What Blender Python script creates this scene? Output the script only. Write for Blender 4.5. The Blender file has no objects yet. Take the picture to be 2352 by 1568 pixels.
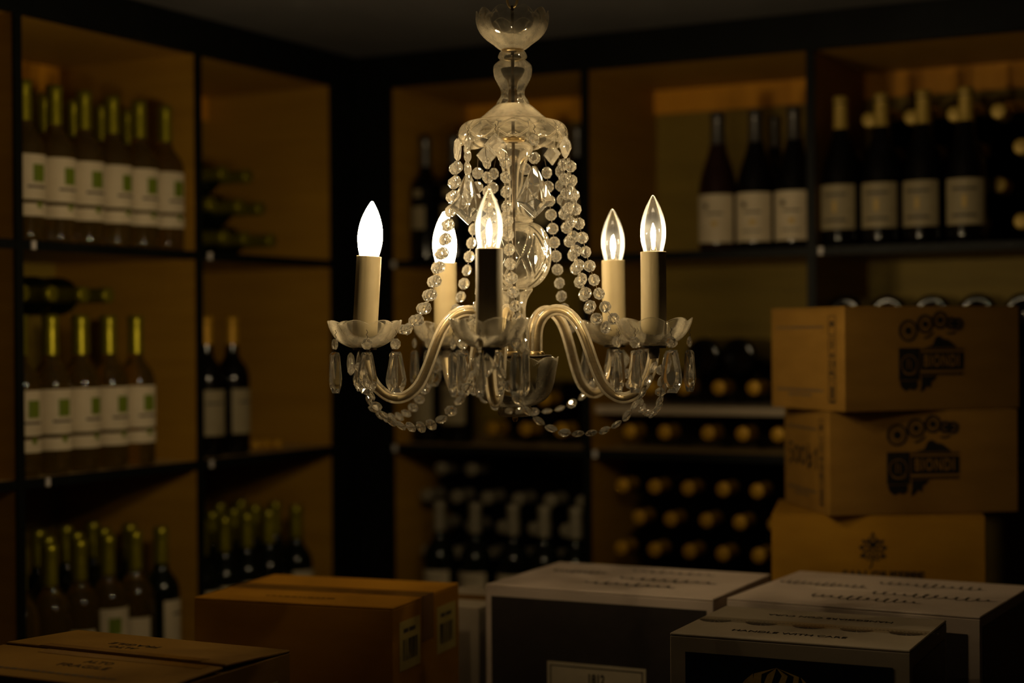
import bpy, bmesh, math, random
from mathutils import Vector, Matrix

random.seed(7)
sc = bpy.context.scene
COL = sc.collection
PI = math.pi
SIN, COS = math.sin, math.cos
R = math.radians

# ------------------------------------------------------------------ camera
CAMZ = 1.55                                   # lens height above the floor
FPX = 3810.67                                 # focal length in pixels of the 2352 px frame
PITCH, ROLL = R(-0.16052), R(-0.41327)
cr, sr, cp, sp = COS(ROLL), SIN(ROLL), COS(PITCH), SIN(PITCH)
cam_d = bpy.data.cameras.new('camera')
cam = bpy.data.objects.new('camera', cam_d)
COL.objects.link(cam)
cam_d.sensor_width = 36.0
cam_d.lens = 36.0 * FPX / 2352.0
cam_d.clip_start = 0.05
right = Vector((cr, -sr * sp, sr * cp))
up = Vector((-sr, -cr * sp, cr * cp))
fwd = Vector((0, cp, sp))
cam.matrix_world = Matrix((
    (right.x, up.x, -fwd.x, 0), (right.y, up.y, -fwd.y, 0),
    (right.z, up.z, -fwd.z, CAMZ), (0, 0, 0, 1)))
cam_d.dof.use_dof = True
cam_d.dof.focus_distance = 2.24
cam_d.dof.aperture_fstop = 1.9
sc.camera = cam

# ------------------------------------------------------------------ world, exposure
w = bpy.data.worlds.new('world')
sc.world = w
w.use_nodes = True
w.node_tree.nodes['Background'].inputs[0].default_value = (0.001, 0.001, 0.001, 1)
w.node_tree.nodes['Background'].inputs[1].default_value = 0.0
sc.view_settings.view_transform = 'Standard'
sc.view_settings.look = 'None'
sc.view_settings.gamma = 1.0
sc.view_settings.use_curve_mapping = False
sc.view_settings.exposure = 0.0
cy = sc.cycles
cy.use_denoising = True
cy.use_adaptive_sampling = True
cy.adaptive_threshold = 0.02
cy.max_bounces = 11
cy.diffuse_bounces = 3
cy.glossy_bounces = 5
cy.transmission_bounces = 8
cy.transparent_max_bounces = 28
cy.sample_clamp_indirect = 12.0
cy.sample_clamp_direct = 0.0
cy.caustics_reflective = True
cy.caustics_refractive = True

# light given off by the five bulbs of the chandelier (A..E)
LIGHT_COL = (1.0, 0.76, 0.43)
FROST_L = 145.0                               # radiance of the two bright bulbs
CORE_L = 1180.0                               # radiance of the filament core in a clear bulb


# ------------------------------------------------------------------ pixel helpers
def ray(px, py):
    x = (px - 1176) / FPX
    z = -(py - 784) / FPX
    x, z = x * cr - z * sr, x * sr + z * cr
    return Vector((x, cp - z * sp, sp + z * cp))


A_ = R(27.94583)
CORNER = Vector((-0.36186, 3.9))
WALLS = {'L': (Vector((-SIN(A_), -COS(A_))), Vector((-COS(A_), SIN(A_)))),
         'R': (Vector((COS(A_), -SIN(A_))), Vector((SIN(A_), COS(A_))))}


def wallpt(wl, u, v, z=0.0):
    t, b = WALLS[wl]
    p = CORNER + t * u + b * v
    return Vector((p.x, p.y, CAMZ + z))


def onwall(wl, px, py, v=0.0):
    t, b = WALLS[wl]
    r = ray(px, py)
    k = (CORNER + b * v).dot(b) / r.xy.dot(b)
    p = r * k
    return (p.xy - CORNER).dot(t), p.z


def wallrot(wl):
    """z rotation whose local -y looks out of the shelf front."""
    b = WALLS[wl][1]
    return math.atan2(b.y, b.x) - PI / 2


# ------------------------------------------------------------------ materials
MATS = {}


def principled(name):
    m = bpy.data.materials.new(name)
    m.use_nodes = True
    MATS[name] = m
    nt = m.node_tree
    return m, nt, nt.nodes['Principled BSDF']


def noisy(name, c1, c2, scale=(6, 6, 6), rough=0.6, bump=0.0, detail=4.0, spec=0.3, metal=0.0, wave=False):
    """two-tone procedural surface with noise (or wood-grain) colour and a fine bump"""
    m, nt, b = principled(name)
    N, L = nt.nodes, nt.links
    tc = N.new('ShaderNodeTexCoord')
    mp = N.new('ShaderNodeMapping')
    mp.inputs['Scale'].default_value = scale
    L.new(tc.outputs['Object'], mp.inputs['Vector'])
    tx = N.new('ShaderNodeTexNoise')
    tx.inputs['Scale'].default_value = 1.0
    tx.inputs['Detail'].default_value = detail
    tx.inputs['Roughness'].default_value = 0.6
    L.new(mp.outputs['Vector'], tx.inputs['Vector'])
    rp = N.new('ShaderNodeValToRGB')
    rp.color_ramp.elements[0].position = 0.3
    rp.color_ramp.elements[1].position = 0.72
    rp.color_ramp.elements[0].color = (*c1, 1)
    rp.color_ramp.elements[1].color = (*c2, 1)
    L.new(tx.outputs['Fac'], rp.inputs['Fac'])
    L.new(rp.outputs['Color'], b.inputs['Base Color'])
    b.inputs['Roughness'].default_value = rough
    b.inputs['Specular IOR Level'].default_value = spec
    b.inputs['Metallic'].default_value = metal
    if bump:
        bp = N.new('ShaderNodeBump')
        bp.inputs['Strength'].default_value = bump
        bp.inputs['Distance'].default_value = 0.002
        L.new(tx.outputs['Fac'], bp.inputs['Height'])
        L.new(bp.outputs['Normal'], b.inputs['Normal'])
    return m


wood = noisy('wood_panel', (0.30, 0.155, 0.012), (0.38, 0.205, 0.018), (3, 3, 40), 0.55, 0.1)
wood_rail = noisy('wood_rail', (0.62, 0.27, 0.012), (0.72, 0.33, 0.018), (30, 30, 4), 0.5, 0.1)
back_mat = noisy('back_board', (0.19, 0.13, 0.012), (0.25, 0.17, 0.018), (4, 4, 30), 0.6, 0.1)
shelf_mat = noisy('shelf_board', (0.36, 0.25, 0.10), (0.44, 0.31, 0.13), (30, 3, 3), 0.5, 0.1)
black = noisy('black_paint', (0.0030, 0.0036, 0.0028), (0.0050, 0.0056, 0.0044), (20, 20, 20), 0.5, 0.1, spec=0.12)
ceil_mat = noisy('ceiling_paint', (0.100, 0.096, 0.094), (0.120, 0.114, 0.110), (5, 5, 5), 0.85, 0.2, spec=0.1)
wall_mat = noisy('wall_paint', (0.14, 0.12, 0.10), (0.18, 0.16, 0.13), (5, 5, 5), 0.8, 0.2)
floor_mat = noisy('floor_stone', (0.10, 0.085, 0.07), (0.17, 0.15, 0.12), (4, 4, 4), 0.5, 0.3)
kraft = noisy('kraft_card', (0.33, 0.145, 0.008), (0.40, 0.18, 0.012), (9, 9, 26), 0.75, 0.15, spec=0.15)
kraft_leaf = noisy('kraft_card_amber', (0.25, 0.122, 0.006), (0.30, 0.15, 0.009), (9, 9, 26), 0.75, 0.15, spec=0.15)
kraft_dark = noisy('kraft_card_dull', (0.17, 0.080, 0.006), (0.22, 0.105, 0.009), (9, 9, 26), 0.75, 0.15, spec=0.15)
kraft_pale = noisy('kraft_card_tan', (0.180, 0.092, 0.014), (0.230, 0.120, 0.020), (9, 9, 26), 0.75, 0.15, spec=0.15)
whitecard = noisy('white_card', (0.50, 0.40, 0.32), (0.60, 0.48, 0.385), (8, 8, 20), 0.65, 0.12)
whitecard2 = noisy('white_card_dusty', (0.31, 0.25, 0.175), (0.38, 0.305, 0.215), (8, 8, 20), 0.65, 0.12)
navy = noisy('navy_print', (0.006, 0.008, 0.014), (0.010, 0.012, 0.020), (40, 40, 40), 0.4, 0.05)
charcoal = noisy('charcoal_print', (0.030, 0.024, 0.020), (0.040, 0.032, 0.026), (40, 40, 40), 0.5, 0.05)
ink = noisy('print_ink', (0.010, 0.009, 0.009), (0.018, 0.015, 0.014), (60, 60, 60), 0.6, spec=0.1)
ink_grey = noisy('print_ink_worn', (0.040, 0.032, 0.026), (0.085, 0.070, 0.056), (220, 220, 220), 0.6)
gold_print = noisy('gold_print', (0.42, 0.27, 0.06), (0.55, 0.37, 0.10), (150, 150, 150), 0.5)
tape = noisy('packing_tape', (0.17, 0.075, 0.008), (0.22, 0.10, 0.012), (20, 60, 20), 0.25, 0.05, spec=0.5)
paper = noisy('paper_label', (0.48, 0.40, 0.27), (0.56, 0.47, 0.32), (30, 30, 30), 0.6)
paper_y = noisy('paper_sticker', (0.42, 0.32, 0.09), (0.50, 0.38, 0.115), (30, 30, 30), 0.6)
paper_grey = noisy('paper_label_grey', (0.26, 0.21, 0.12), (0.32, 0.265, 0.155), (40, 40, 40), 0.6)
green_ink = noisy('green_print', (0.10, 0.14, 0.004), (0.135, 0.18, 0.006), (40, 40, 40), 0.6)
clip_mat = noisy('clip_plastic', (0.55, 0.50, 0.46), (0.65, 0.60, 0.55), (30, 30, 30), 0.4)
cap_olive = noisy('capsule_olive', (0.26, 0.23, 0.008), (0.34, 0.30, 0.012), (60, 60, 60), 0.36, spec=0.5, metal=0.75)
cap_gold = noisy('capsule_gold', (0.42, 0.225, 0.006), (0.50, 0.27, 0.009), (60, 60, 60), 0.5, spec=0.5, metal=0.3)
cap_cream = noisy('capsule_cream', (0.40, 0.27, 0.05), (0.48, 0.33, 0.07), (60, 60, 60), 0.5, spec=0.5, metal=0.3)
cap_grey = noisy('capsule_grey', (0.24, 0.21, 0.14), (0.30, 0.26, 0.18), (60, 60, 60), 0.5, spec=0.5, metal=0.3)
cap_steel = noisy('capsule_steel', (0.20, 0.19, 0.18), (0.27, 0.26, 0.25), (60, 60, 60), 0.3, spec=0.6, metal=0.9)
ivory = noisy('candle_sleeve_ivory', (0.34, 0.27, 0.145), (0.39, 0.31, 0.17), (90, 90, 12), 0.6, 0.25)
brass = noisy('aged_brass', (0.42, 0.30, 0.13), (0.55, 0.40, 0.19), (60, 60, 200), 0.32, 0.1, metal=0.85)
wire_mat = noisy('dark_wire', (0.05, 0.035, 0.02), (0.09, 0.065, 0.04), (200, 200, 200), 0.4, metal=0.7)
pale_metal = noisy('tube_core', (0.50, 0.40, 0.23), (0.62, 0.50, 0.31), (40, 40, 300), 0.4, 0.1, metal=0.5)


def wineglass(name, col, trans, rough=0.04):
    m, nt, b = principled(name)
    N, L = nt.nodes, nt.links
    tx = N.new('ShaderNodeTexNoise')
    tx.inputs['Scale'].default_value = 25
    mx = N.new('ShaderNodeMixRGB')
    mx.inputs[1].default_value = (*[c * 0.85 for c in col], 1)
    mx.inputs[2].default_value = (*col, 1)
    L.new(tx.outputs['Fac'], mx.inputs[0])
    L.new(mx.outputs[0], b.inputs['Base Color'])
    b.inputs['Roughness'].default_value = rough
    b.inputs['IOR'].default_value = 1.45
    b.inputs['Transmission Weight'].default_value = trans
    return m


gl_white = wineglass('bottle_glass_straw', (0.52, 0.33, 0.05), 0.92)
gl_green = wineglass('bottle_glass_dark_green', (0.004, 0.006, 0.003), 0.0, 0.10)
gl_black = wineglass('bottle_glass_black', (0.003, 0.0025, 0.0025), 0.0, 0.10)
gl_plum = wineglass('bottle_glass_plum', (0.018, 0.006, 0.004), 0.0, 0.10)
gl_rose = wineglass('bottle_glass_amber', (0.16, 0.06, 0.008), 0.7)


def thin_glass(name, dust, dust_col=(0.86, 0.76, 0.58), tint=(0.97, 0.97, 0.95), ior=1.5, rough=0.03, edge=4.0, settle=1.5):
    """clear thin glass: transparent + Fresnel gloss + a film of dust that scatters light both ways"""
    m = bpy.data.materials.new(name)
    m.use_nodes = True
    nt = m.node_tree
    N, L = nt.nodes, nt.links
    N.clear()
    out = N.new('ShaderNodeOutputMaterial')
    tr = N.new('ShaderNodeBsdfTransparent')
    tr.inputs[0].default_value = (*tint, 1)
    gl = N.new('ShaderNodeBsdfGlossy')
    gl.inputs['Roughness'].default_value = rough
    fr = N.new('ShaderNodeFresnel')
    fr.inputs['IOR'].default_value = ior
    m1 = N.new('ShaderNodeMixShader')
    L.new(fr.outputs[0], m1.inputs[0])
    L.new(tr.outputs[0], m1.inputs[1])
    L.new(gl.outputs[0], m1.inputs[2])
    df = N.new('ShaderNodeBsdfDiffuse')
    tl = N.new('ShaderNodeBsdfTranslucent')
    df.inputs[0].default_value = (*dust_col, 1)
    tl.inputs[0].default_value = (*dust_col, 1)
    ad = N.new('ShaderNodeMixShader')
    ad.inputs[0].default_value = 0.5
    L.new(df.outputs[0], ad.inputs[1])
    L.new(tl.outputs[0], ad.inputs[2])
    nz = N.new('ShaderNodeTexNoise')
    nz.inputs['Scale'].default_value = 60
    nz.inputs['Detail'].default_value = 3
    tc = N.new('ShaderNodeTexCoord')
    L.new(tc.outputs['Object'], nz.inputs['Vector'])
    mr = N.new('ShaderNodeMapRange')
    mr.inputs['From Min'].default_value = 0.3
    mr.inputs['From Max'].default_value = 0.7
    mr.inputs['To Min'].default_value = dust * 0.45
    mr.inputs['To Max'].default_value = dust * 1.6
    L.new(nz.outputs['Fac'], mr.inputs['Value'])
    # a film of dust looks denser where one looks along it, and settles on what faces up
    geo = N.new('ShaderNodeNewGeometry')
    sx = N.new('ShaderNodeSeparateXYZ')
    L.new(geo.outputs['True Normal'], sx.inputs[0])
    upf = N.new('ShaderNodeMath')
    upf.operation = 'ABSOLUTE'
    L.new(sx.outputs['Z'], upf.inputs[0])
    pw = N.new('ShaderNodeMath')
    pw.operation = 'MULTIPLY_ADD'
    pw.inputs[1].default_value = settle
    pw.inputs[2].default_value = 1.0
    L.new(upf.outputs[0], pw.inputs[0])
    ed = N.new('ShaderNodeMath')
    ed.operation = 'MULTIPLY_ADD'
    ed.inputs[1].default_value = edge
    ed.inputs[2].default_value = 0.85
    L.new(fr.outputs[0], ed.inputs[0])
    mu = N.new('ShaderNodeMath')
    mu.operation = 'MULTIPLY'
    L.new(pw.outputs[0], mu.inputs[0])
    L.new(ed.outputs[0], mu.inputs[1])
    mu2 = N.new('ShaderNodeMath')
    mu2.operation = 'MULTIPLY'
    mu2.use_clamp = True
    L.new(mu.outputs[0], mu2.inputs[0])
    L.new(mr.outputs[0], mu2.inputs[1])
    m2 = N.new('ShaderNodeMixShader')
    L.new(mu2.outputs[0], m2.inputs[0])
    L.new(m1.outputs[0], m2.inputs[1])
    L.new(ad.outputs[0], m2.inputs[2])
    L.new(m2.outputs[0], out.inputs['Surface'])
    return m


def crystal(name, dust):
    """solid cut crystal with a trace of dust on its facets"""
    m = bpy.data.materials.new(name)
    m.use_nodes = True
    nt = m.node_tree
    N, L = nt.nodes, nt.links
    N.clear()
    out = N.new('ShaderNodeOutputMaterial')
    g = N.new('ShaderNodeBsdfGlass')
    g.inputs['IOR'].default_value = 1.54
    g.inputs['Roughness'].default_value = 0.0
    df = N.new('ShaderNodeBsdfDiffuse')
    tl = N.new('ShaderNodeBsdfTranslucent')
    df.inputs[0].default_value = (0.92, 0.85, 0.70, 1)
    tl.inputs[0].default_value = (0.92, 0.85, 0.70, 1)
    ad = N.new('ShaderNodeMixShader')
    ad.inputs[0].default_value = 0.5
    L.new(df.outputs[0], ad.inputs[1])
    L.new(tl.outputs[0], ad.inputs[2])
    tc = N.new('ShaderNodeTexCoord')
    nz = N.new('ShaderNodeTexNoise')
    nz.inputs['Scale'].default_value = 120
    L.new(tc.outputs['Object'], nz.inputs['Vector'])
    mr = N.new('ShaderNodeMapRange')
    mr.inputs['To Min'].default_value = dust * 0.4
    mr.inputs['To Max'].default_value = dust * 1.6
    L.new(nz.outputs['Fac'], mr.inputs['Value'])
    mx = N.new('ShaderNodeMixShader')
    L.new(mr.outputs[0], mx.inputs[0])
    L.new(g.outputs[0], mx.inputs[1])
    L.new(ad.outputs[0], mx.inputs[2])
    L.new(mx.outputs[0], out.inputs['Surface'])
    return m


def emitter(name, col, strength):
    m = bpy.data.materials.new(name)
    m.use_nodes = True
    N, L = m.node_tree.nodes, m.node_tree.links
    N.clear()
    out = N.new('ShaderNodeOutputMaterial')
    em = N.new('ShaderNodeEmission')
    em.inputs[0].default_value = (*col, 1)
    em.inputs[1].default_value = strength
    L.new(em.outputs[0], out.inputs['Surface'])
    return m


glass_body = thin_glass('blown_glass', 0.026, ior=1.65, rough=0.035, settle=1.0, edge=5.0)
glass_dome = thin_glass('cut_glass_dome', 0.028, ior=1.65, rough=0.035, settle=3.0, edge=4.0)
glass_dish = thin_glass('drip_pan_glass', 0.040, ior=1.55, rough=0.05, settle=0.6)
glass_arm = thin_glass('arm_tube_glass', 0.045, ior=1.65, edge=9.0, settle=0.0, rough=0.05)
crystal_m = crystal('cut_crystal', 0.095)
crystal_sq = crystal('cut_crystal_square', 0.18)
crystal_drop = crystal('cut_crystal_drop', 0.035)
frost_em = emitter('frosted_bulb_lit', LIGHT_COL, FROST_L)
core_em = emitter('filament_lit', LIGHT_COL, CORE_L)


# ------------------------------------------------------------------ mesh helpers
def link(name, me, mat=None, parent=None):
    o = bpy.data.objects.new(name, me)
    COL.objects.link(o)
    if mat is not None and len(me.materials) == 0:
        me.materials.append(mat)
    if parent is not None:
        o.parent = parent
    return o


def tag(o, label, cat, group=None, kind=None):
    if label:
        o['label'] = label
    if cat:
        o['category'] = cat
    if group:
        o['group'] = group
    if kind:
        o['kind'] = kind
    return o


def empty(name, loc=(0, 0, 0), rz=0.0):
    o = bpy.data.objects.new(name, None)
    o.empty_display_size = 0.05
    COL.objects.link(o)
    o.location = loc
    o.rotation_euler = (0, 0, rz)
    return o


def mesh_bm(bm, smooth=False, name='mesh'):
    bmesh.ops.recalc_face_normals(bm, faces=bm.faces[:])
    me = bpy.data.meshes.new(name)
    bm.to_mesh(me)
    bm.free()
    if smooth:
        me.polygons.foreach_set('use_smooth', [True] * len(me.polygons))
    return me


def mesh_py(verts, faces, smooth=False, recalc=True):
    me = bpy.data.meshes.new('mesh')
    me.from_pydata([tuple(v) for v in verts], [], faces)
    me.update()
    if recalc:
        bm = bmesh.new()
        bm.from_mesh(me)
        bmesh.ops.recalc_face_normals(bm, faces=bm.faces[:])
        bm.to_mesh(me)
        bm.free()
    if smooth:
        me.polygons.foreach_set('use_smooth', [True] * len(me.polygons))
    return me


def box_me(x0, x1, y0, y1, z0, z1, bev=0.0, seg=2):
    bm = bmesh.new()
    bmesh.ops.create_cube(bm, size=1.0)
    for v in bm.verts:
        v.co = Vector(((x0 + x1) / 2 + v.co.x * (x1 - x0), (y0 + y1) / 2 + v.co.y * (y1 - y0),
                       (z0 + z1) / 2 + v.co.z * (z1 - z0)))
    if bev:
        bmesh.ops.bevel(bm, geom=bm.edges[:], offset=bev, segments=seg, affect='EDGES', profile=0.6)
    return mesh_bm(bm)


def lathe(prof, n=48, fn=None, smooth=True, closed=False, wall=0.0):
    """prof: list of (r, z). fn(r, z, theta, t) -> (r, z) lets the wall be fluted, scalloped or cut."""
    vs, fs = [], []
    m = len(prof)
    if wall:
        # inner skin of a blown piece, joined to the outer one at the rim
        q = [(r, z, i / (m - 1)) for i, (r, z) in enumerate(prof)]
        q += [(max(r - wall, 1e-4), z + (0 if i < m - 1 else 0), i / (m - 1)) for i, (r, z) in reversed(list(enumerate(prof)))]
    else:
        q = [(r, z, i / (m - 1)) for i, (r, z) in enumerate(prof)]
    m = len(q)
    for i, (r, z, t) in enumerate(q):
        for j in range(n):
            th = 2 * PI * j / n
            rr, zz = fn(r, z, th, t) if fn else (r, z)
            rr = max(rr, 1e-5)
            vs.append((rr * COS(th), rr * SIN(th), zz))
    for i in range(m - 1):
        for j in range(n):
            a, b = i * n + j, i * n + (j + 1) % n
            fs.append((a, b, b + n, a + n))
    if closed:
        fs.append(tuple(range(n)))
        fs.append(tuple(range((m - 1) * n, m * n)))
    return mesh_py(vs, fs, smooth)


def resample(prof, n):
    """smooth a polyline (Catmull-Rom) into n points"""
    P = [Vector(p) for p in prof]
    P = [P[0] * 2 - P[1]] + P + [P[-1] * 2 - P[-2]]
    out = []
    segs = len(P) - 3
    for k in range(n):
        f = k / (n - 1) * segs
        i = min(int(f), segs - 1)
        t = f - i
        a, b, c, d = P[i], P[i + 1], P[i + 2], P[i + 3]
        out.append(0.5 * ((2 * b) + (c - a) * t + (2 * a - 5 * b + 4 * c - d) * t * t + (3 * b - a - 3 * c + d) * t ** 3))
    return out


def arclen(P, step, start=0.0):
    """points and tangents every step along polyline P"""
    out = []
    d = start
    acc = 0.0
    for i in range(len(P) - 1):
        s = (P[i + 1] - P[i]).length
        while d <= acc + s and s > 0:
            t = (d - acc) / s
            out.append((P[i].lerp(P[i + 1], t), (P[i + 1] - P[i]).normalized()))
            d += step
        acc += s
    return out, acc


def tube_me(P, r, n=10, smooth=True, caps=True):
    P = [Vector(p) for p in P]
    vs, fs = [], []
    ref = None
    for i, p in enumerate(P):
        t = (P[min(i + 1, len(P) - 1)] - P[max(i - 1, 0)]).normalized()
        if ref is None:
            ref = t.orthogonal().normalized()
        ref = (ref - t * ref.dot(t)).normalized()
        bn = t.cross(ref)
        rr = r[i] if isinstance(r, (list, tuple)) else r
        for j in range(n):
            a = 2 * PI * j / n
            vs.append(p + ref * COS(a) * rr + bn * SIN(a) * rr)
    for i in range(len(P) - 1):
        for j in range(n):
            a, b = i * n + j, i * n + (j + 1) % n
            fs.append((a, b, b + n, a + n))
    if caps:
        fs.append(tuple(range(n)))
        fs.append(tuple(range((len(P) - 1) * n, len(P) * n)))
    return mesh_py(vs, fs, smooth)


def join_me(parts):
    """parts: list of (mesh, matrix) -> one mesh"""
    bm = bmesh.new()
    for me, mx in parts:
        k = len(bm.verts)
        bm.from_mesh(me)
        bm.verts.ensure_lookup_table()
        for v in bm.verts[k:]:
            v.co = mx @ v.co
    me = bpy.data.meshes.new('mesh')
    bm.to_mesh(me)
    bm.free()
    return me


# ------------------------------------------------------------------ room shell
HC, HB = 0.6575, 0.5813                        # ceiling and fascia foot above the lens
S1, S2, S3, S4 = 0.1787, -0.2477, -0.674, -1.10  # shelf tops
TH = 0.017                                     # board thickness
SD = 0.390                                     # shelf depth
LU, RU = 4.6, 4.3                              # room extent along each wall


def struct(name, me, mat):
    return tag(link(name, me, mat), None, None, kind='structure')


def quad_slab(name, pts, z0, z1, mat):
    n = len(pts)
    vs = [(p.x, p.y, z0) for p in pts] + [(p.x, p.y, z1) for p in pts]
    fs = [tuple(range(n)), tuple(range(n, 2 * n))]
    fs += [(i, (i + 1) % n, n + (i + 1) % n, n + i) for i in range(n)]
    return struct(name, mesh_py(vs, fs), mat)


def pxy(ul, ur):
    """point in plan: ul along the left wall, ur along the right wall from the inner corner"""
    return CORNER + WALLS['L'][0] * ul + WALLS['R'][0] * ur


B0 = -(SD + 0.012)
fl_pts = [pxy(B0, B0), pxy(LU, B0), pxy(LU, RU), pxy(B0, RU)]
quad_slab('floor', [pxy(B0 - .1, B0 - .1), pxy(LU + .1, B0 - .1), pxy(LU + .1, RU + .1), pxy(B0 - .1, RU + .1)], -0.06, 0.0, floor_mat)
quad_slab('ceiling', [pxy(B0 - .1, B0 - .1), pxy(LU + .1, B0 - .1), pxy(LU + .1, RU + .1), pxy(B0 - .1, RU + .1)], CAMZ + HC, CAMZ + HC + 0.06, ceil_mat)
quad_slab('wall_left', [pxy(B0 - .1, B0 - .1), pxy(LU, B0 - .1), pxy(LU, B0), pxy(B0 - .1, B0)], 0, CAMZ + HC, wall_mat)
quad_slab('wall_right', [pxy(B0 - .1, B0 - .1), pxy(B0, B0 - .1), pxy(B0, RU), pxy(B0 - .1, RU)], 0, CAMZ + HC, wall_mat)
quad_slab('wall_near_left', [pxy(LU, B0 - .1), pxy(LU + .1, B0 - .1), pxy(LU + .1, RU), pxy(LU, RU)], 0, CAMZ + HC, wall_mat)
quad_slab('wall_near_right', [pxy(B0, RU), pxy(LU + .1, RU), pxy(LU + .1, RU + .1), pxy(B0, RU + .1)], 0, CAMZ + HC, wall_mat)


# ------------------------------------------------------------------ shelving
# local frame of a unit: x = u, y = v (depth), z above lens
def unit_matrix(wl):
    t, b = WALLS[wl]
    return Matrix(((t.x, b.x, 0, CORNER.x), (t.y, b.y, 0, CORNER.y), (0, 0, 1, 0), (0, 0, 0, 1)))


def shelving(wl, posts, u_end, label, bays, clips):
    root = empty('wine_shelving')
    tag(root, label, 'shelving')
    mx = unit_matrix(wl)

    def part(name, b, mat, parent=root, bev=0.0):
        x0, x1, y0, y1, z0, z1 = b
        me = box_me(x0, x1, y0, y1, z0 + CAMZ, z1 + CAMZ, bev, 1)
        me.transform(mx)
        if mx.determinant() < 0:
            me.flip_normals()
        return link(name, me, mat, parent)

    zb = -CAMZ
    # corner filler and fascia in black paint
    part('corner_panel', (0.0, posts[0] + 0.0, 0.001, 0.019, zb, HC), black)
    part('fascia', (posts[0], u_end, 0.001, 0.019, HB, HC), black)
    part('kick_board', (posts[0], u_end, 0.03, 0.048, zb, zb + 0.09), black)
    ups = [(posts[0] - TH, posts[0])] + [(p, p + TH) for p in posts[1:]]
    for k, (a, b_) in enumerate(ups):
        y0 = 0.0195 if k == 0 else 0.006
        u = part('upright', (a, b_, y0, SD, zb, HB + TH * 0.95), wood)
        if k:
            part('edge_strip', (a - 0.0006, b_ + 0.0006, 0.0, 0.006, zb, HB), black, u)
    for k in range(len(ups) - 1):
        a, b_ = ups[k][1], ups[k + 1][0]
        part('top_board', (a, b_, 0.02, SD, HB, HB + TH), wood)
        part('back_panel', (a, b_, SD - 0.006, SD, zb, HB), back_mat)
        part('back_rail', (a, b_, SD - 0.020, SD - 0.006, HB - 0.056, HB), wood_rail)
        for st in bays[k]:
            s = part('shelf', (a, b_, 0.007, SD - 0.006, st - TH, st), shelf_mat)
            part('edge_strip', (a, b_, 0.001, 0.007, st - TH, st + 0.0004), black, s)
            if (k, round(st, 3)) in clips:
                uc = clips[(k, round(st, 3))]
                part('shelf_clip', (uc - 0.0045, uc + 0.0045, -0.003, 0.001, st - TH + 0.001, st - 0.001), clip_mat, s)
    return root


LP = [0.0868, 0.574, 1.078, 1.582, 2.086]
RP = [0.0889, 0.584, 1.0934, 1.602, 2.106]
S3B = -0.640
std = [S1, S2, S3, S4, -1.44]
lc = {}
for k, st in ((0, S1), (1, S1), (0, S2), (1, S2)):
    lc[(k, round(st, 3))] = (LP[1] - 0.022, LP[2] - 0.024)[k]
lc[(1, round(S2, 3))] = LP[2] - 0.055
rc = {(0, round(S1, 3)): RP[0] + 0.012, (0, round(S2, 3)): RP[0] + 0.012, (1, round(S2, 3)): RP[1] + TH + 0.012,
      (2, round(S1, 3)): RP[2] + TH + 0.012}
unit_l = shelving('L', LP, 2.11, 'wooden wine shelving with black edges holding the clear white wine bottles', [std] * 4, lc)
unit_r = shelving('R', RP, 2.13, 'wooden wine shelving with black edges behind the stacked brown cartons',
                  [std, [S1, S2, S3B, S4, -1.44], std, std], rc)


# ------------------------------------------------------------------ bottles
def bottle_profile(kind):
    if kind == 'bordeaux':
        return [(0.0, 0.004), (0.024, 0.002), (0.034, 0.0), (0.0375, 0.004), (0.038, 0.012), (0.038, 0.160), (0.0368, 0.174),
                (0.0320, 0.187), (0.0230, 0.199), (0.0165, 0.209), (0.0146, 0.220), (0.0138, 0.27), (0.0138, 0.279), (0.0152, 0.281),
                (0.0152, 0.291), (0.0138, 0.2935), (0.0, 0.2935)]
    if kind == 'burgundy':
        return [(0.0, 0.004), (0.026, 0.002), (0.037, 0.0), (0.041, 0.005), (0.0415, 0.015), (0.0415, 0.122), (0.039, 0.145),
                (0.033, 0.17), (0.0245, 0.196), (0.0175, 0.22), (0.0148, 0.24), (0.0142, 0.277), (0.0158, 0.279),
                (0.0158, 0.288), (0.0142, 0.293), (0.0, 0.2935)]
    if kind == 'tall':
        return [(r, z * 1.045) for r, z in bottle_profile('burgundy')]


def radius_at(prof, z):
    for (r0, z0), (r1, z1) in zip(prof[2:], prof[3:]):
        if z0 <= z <= z1 and z1 > z0:
            return r0 + (r1 - r0) * (z - z0) / (z1 - z0)
    return prof[-2][0]


BME = {}


def strip(prof, z0, z1, a0, a1, off, n=18, m=1):
    """curved patch hugging the bottle; angle 0 faces local -y"""
    vs, fs = [], []
    for i in range(m + 1):
        z = z0 + (z1 - z0) * i / m
        r = radius_at(prof, z) + off
        for j in range(n + 1):
            a = a0 + (a1 - a0) * j / n
            vs.append((r * SIN(a), -r * COS(a), z))
    for i in range(m):
        for j in range(n):
            a = i * (n + 1) + j
            fs.append((a, a + 1, a + n + 2, a + n + 1))
    return mesh_py(vs, fs, True, recalc=False)


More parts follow.
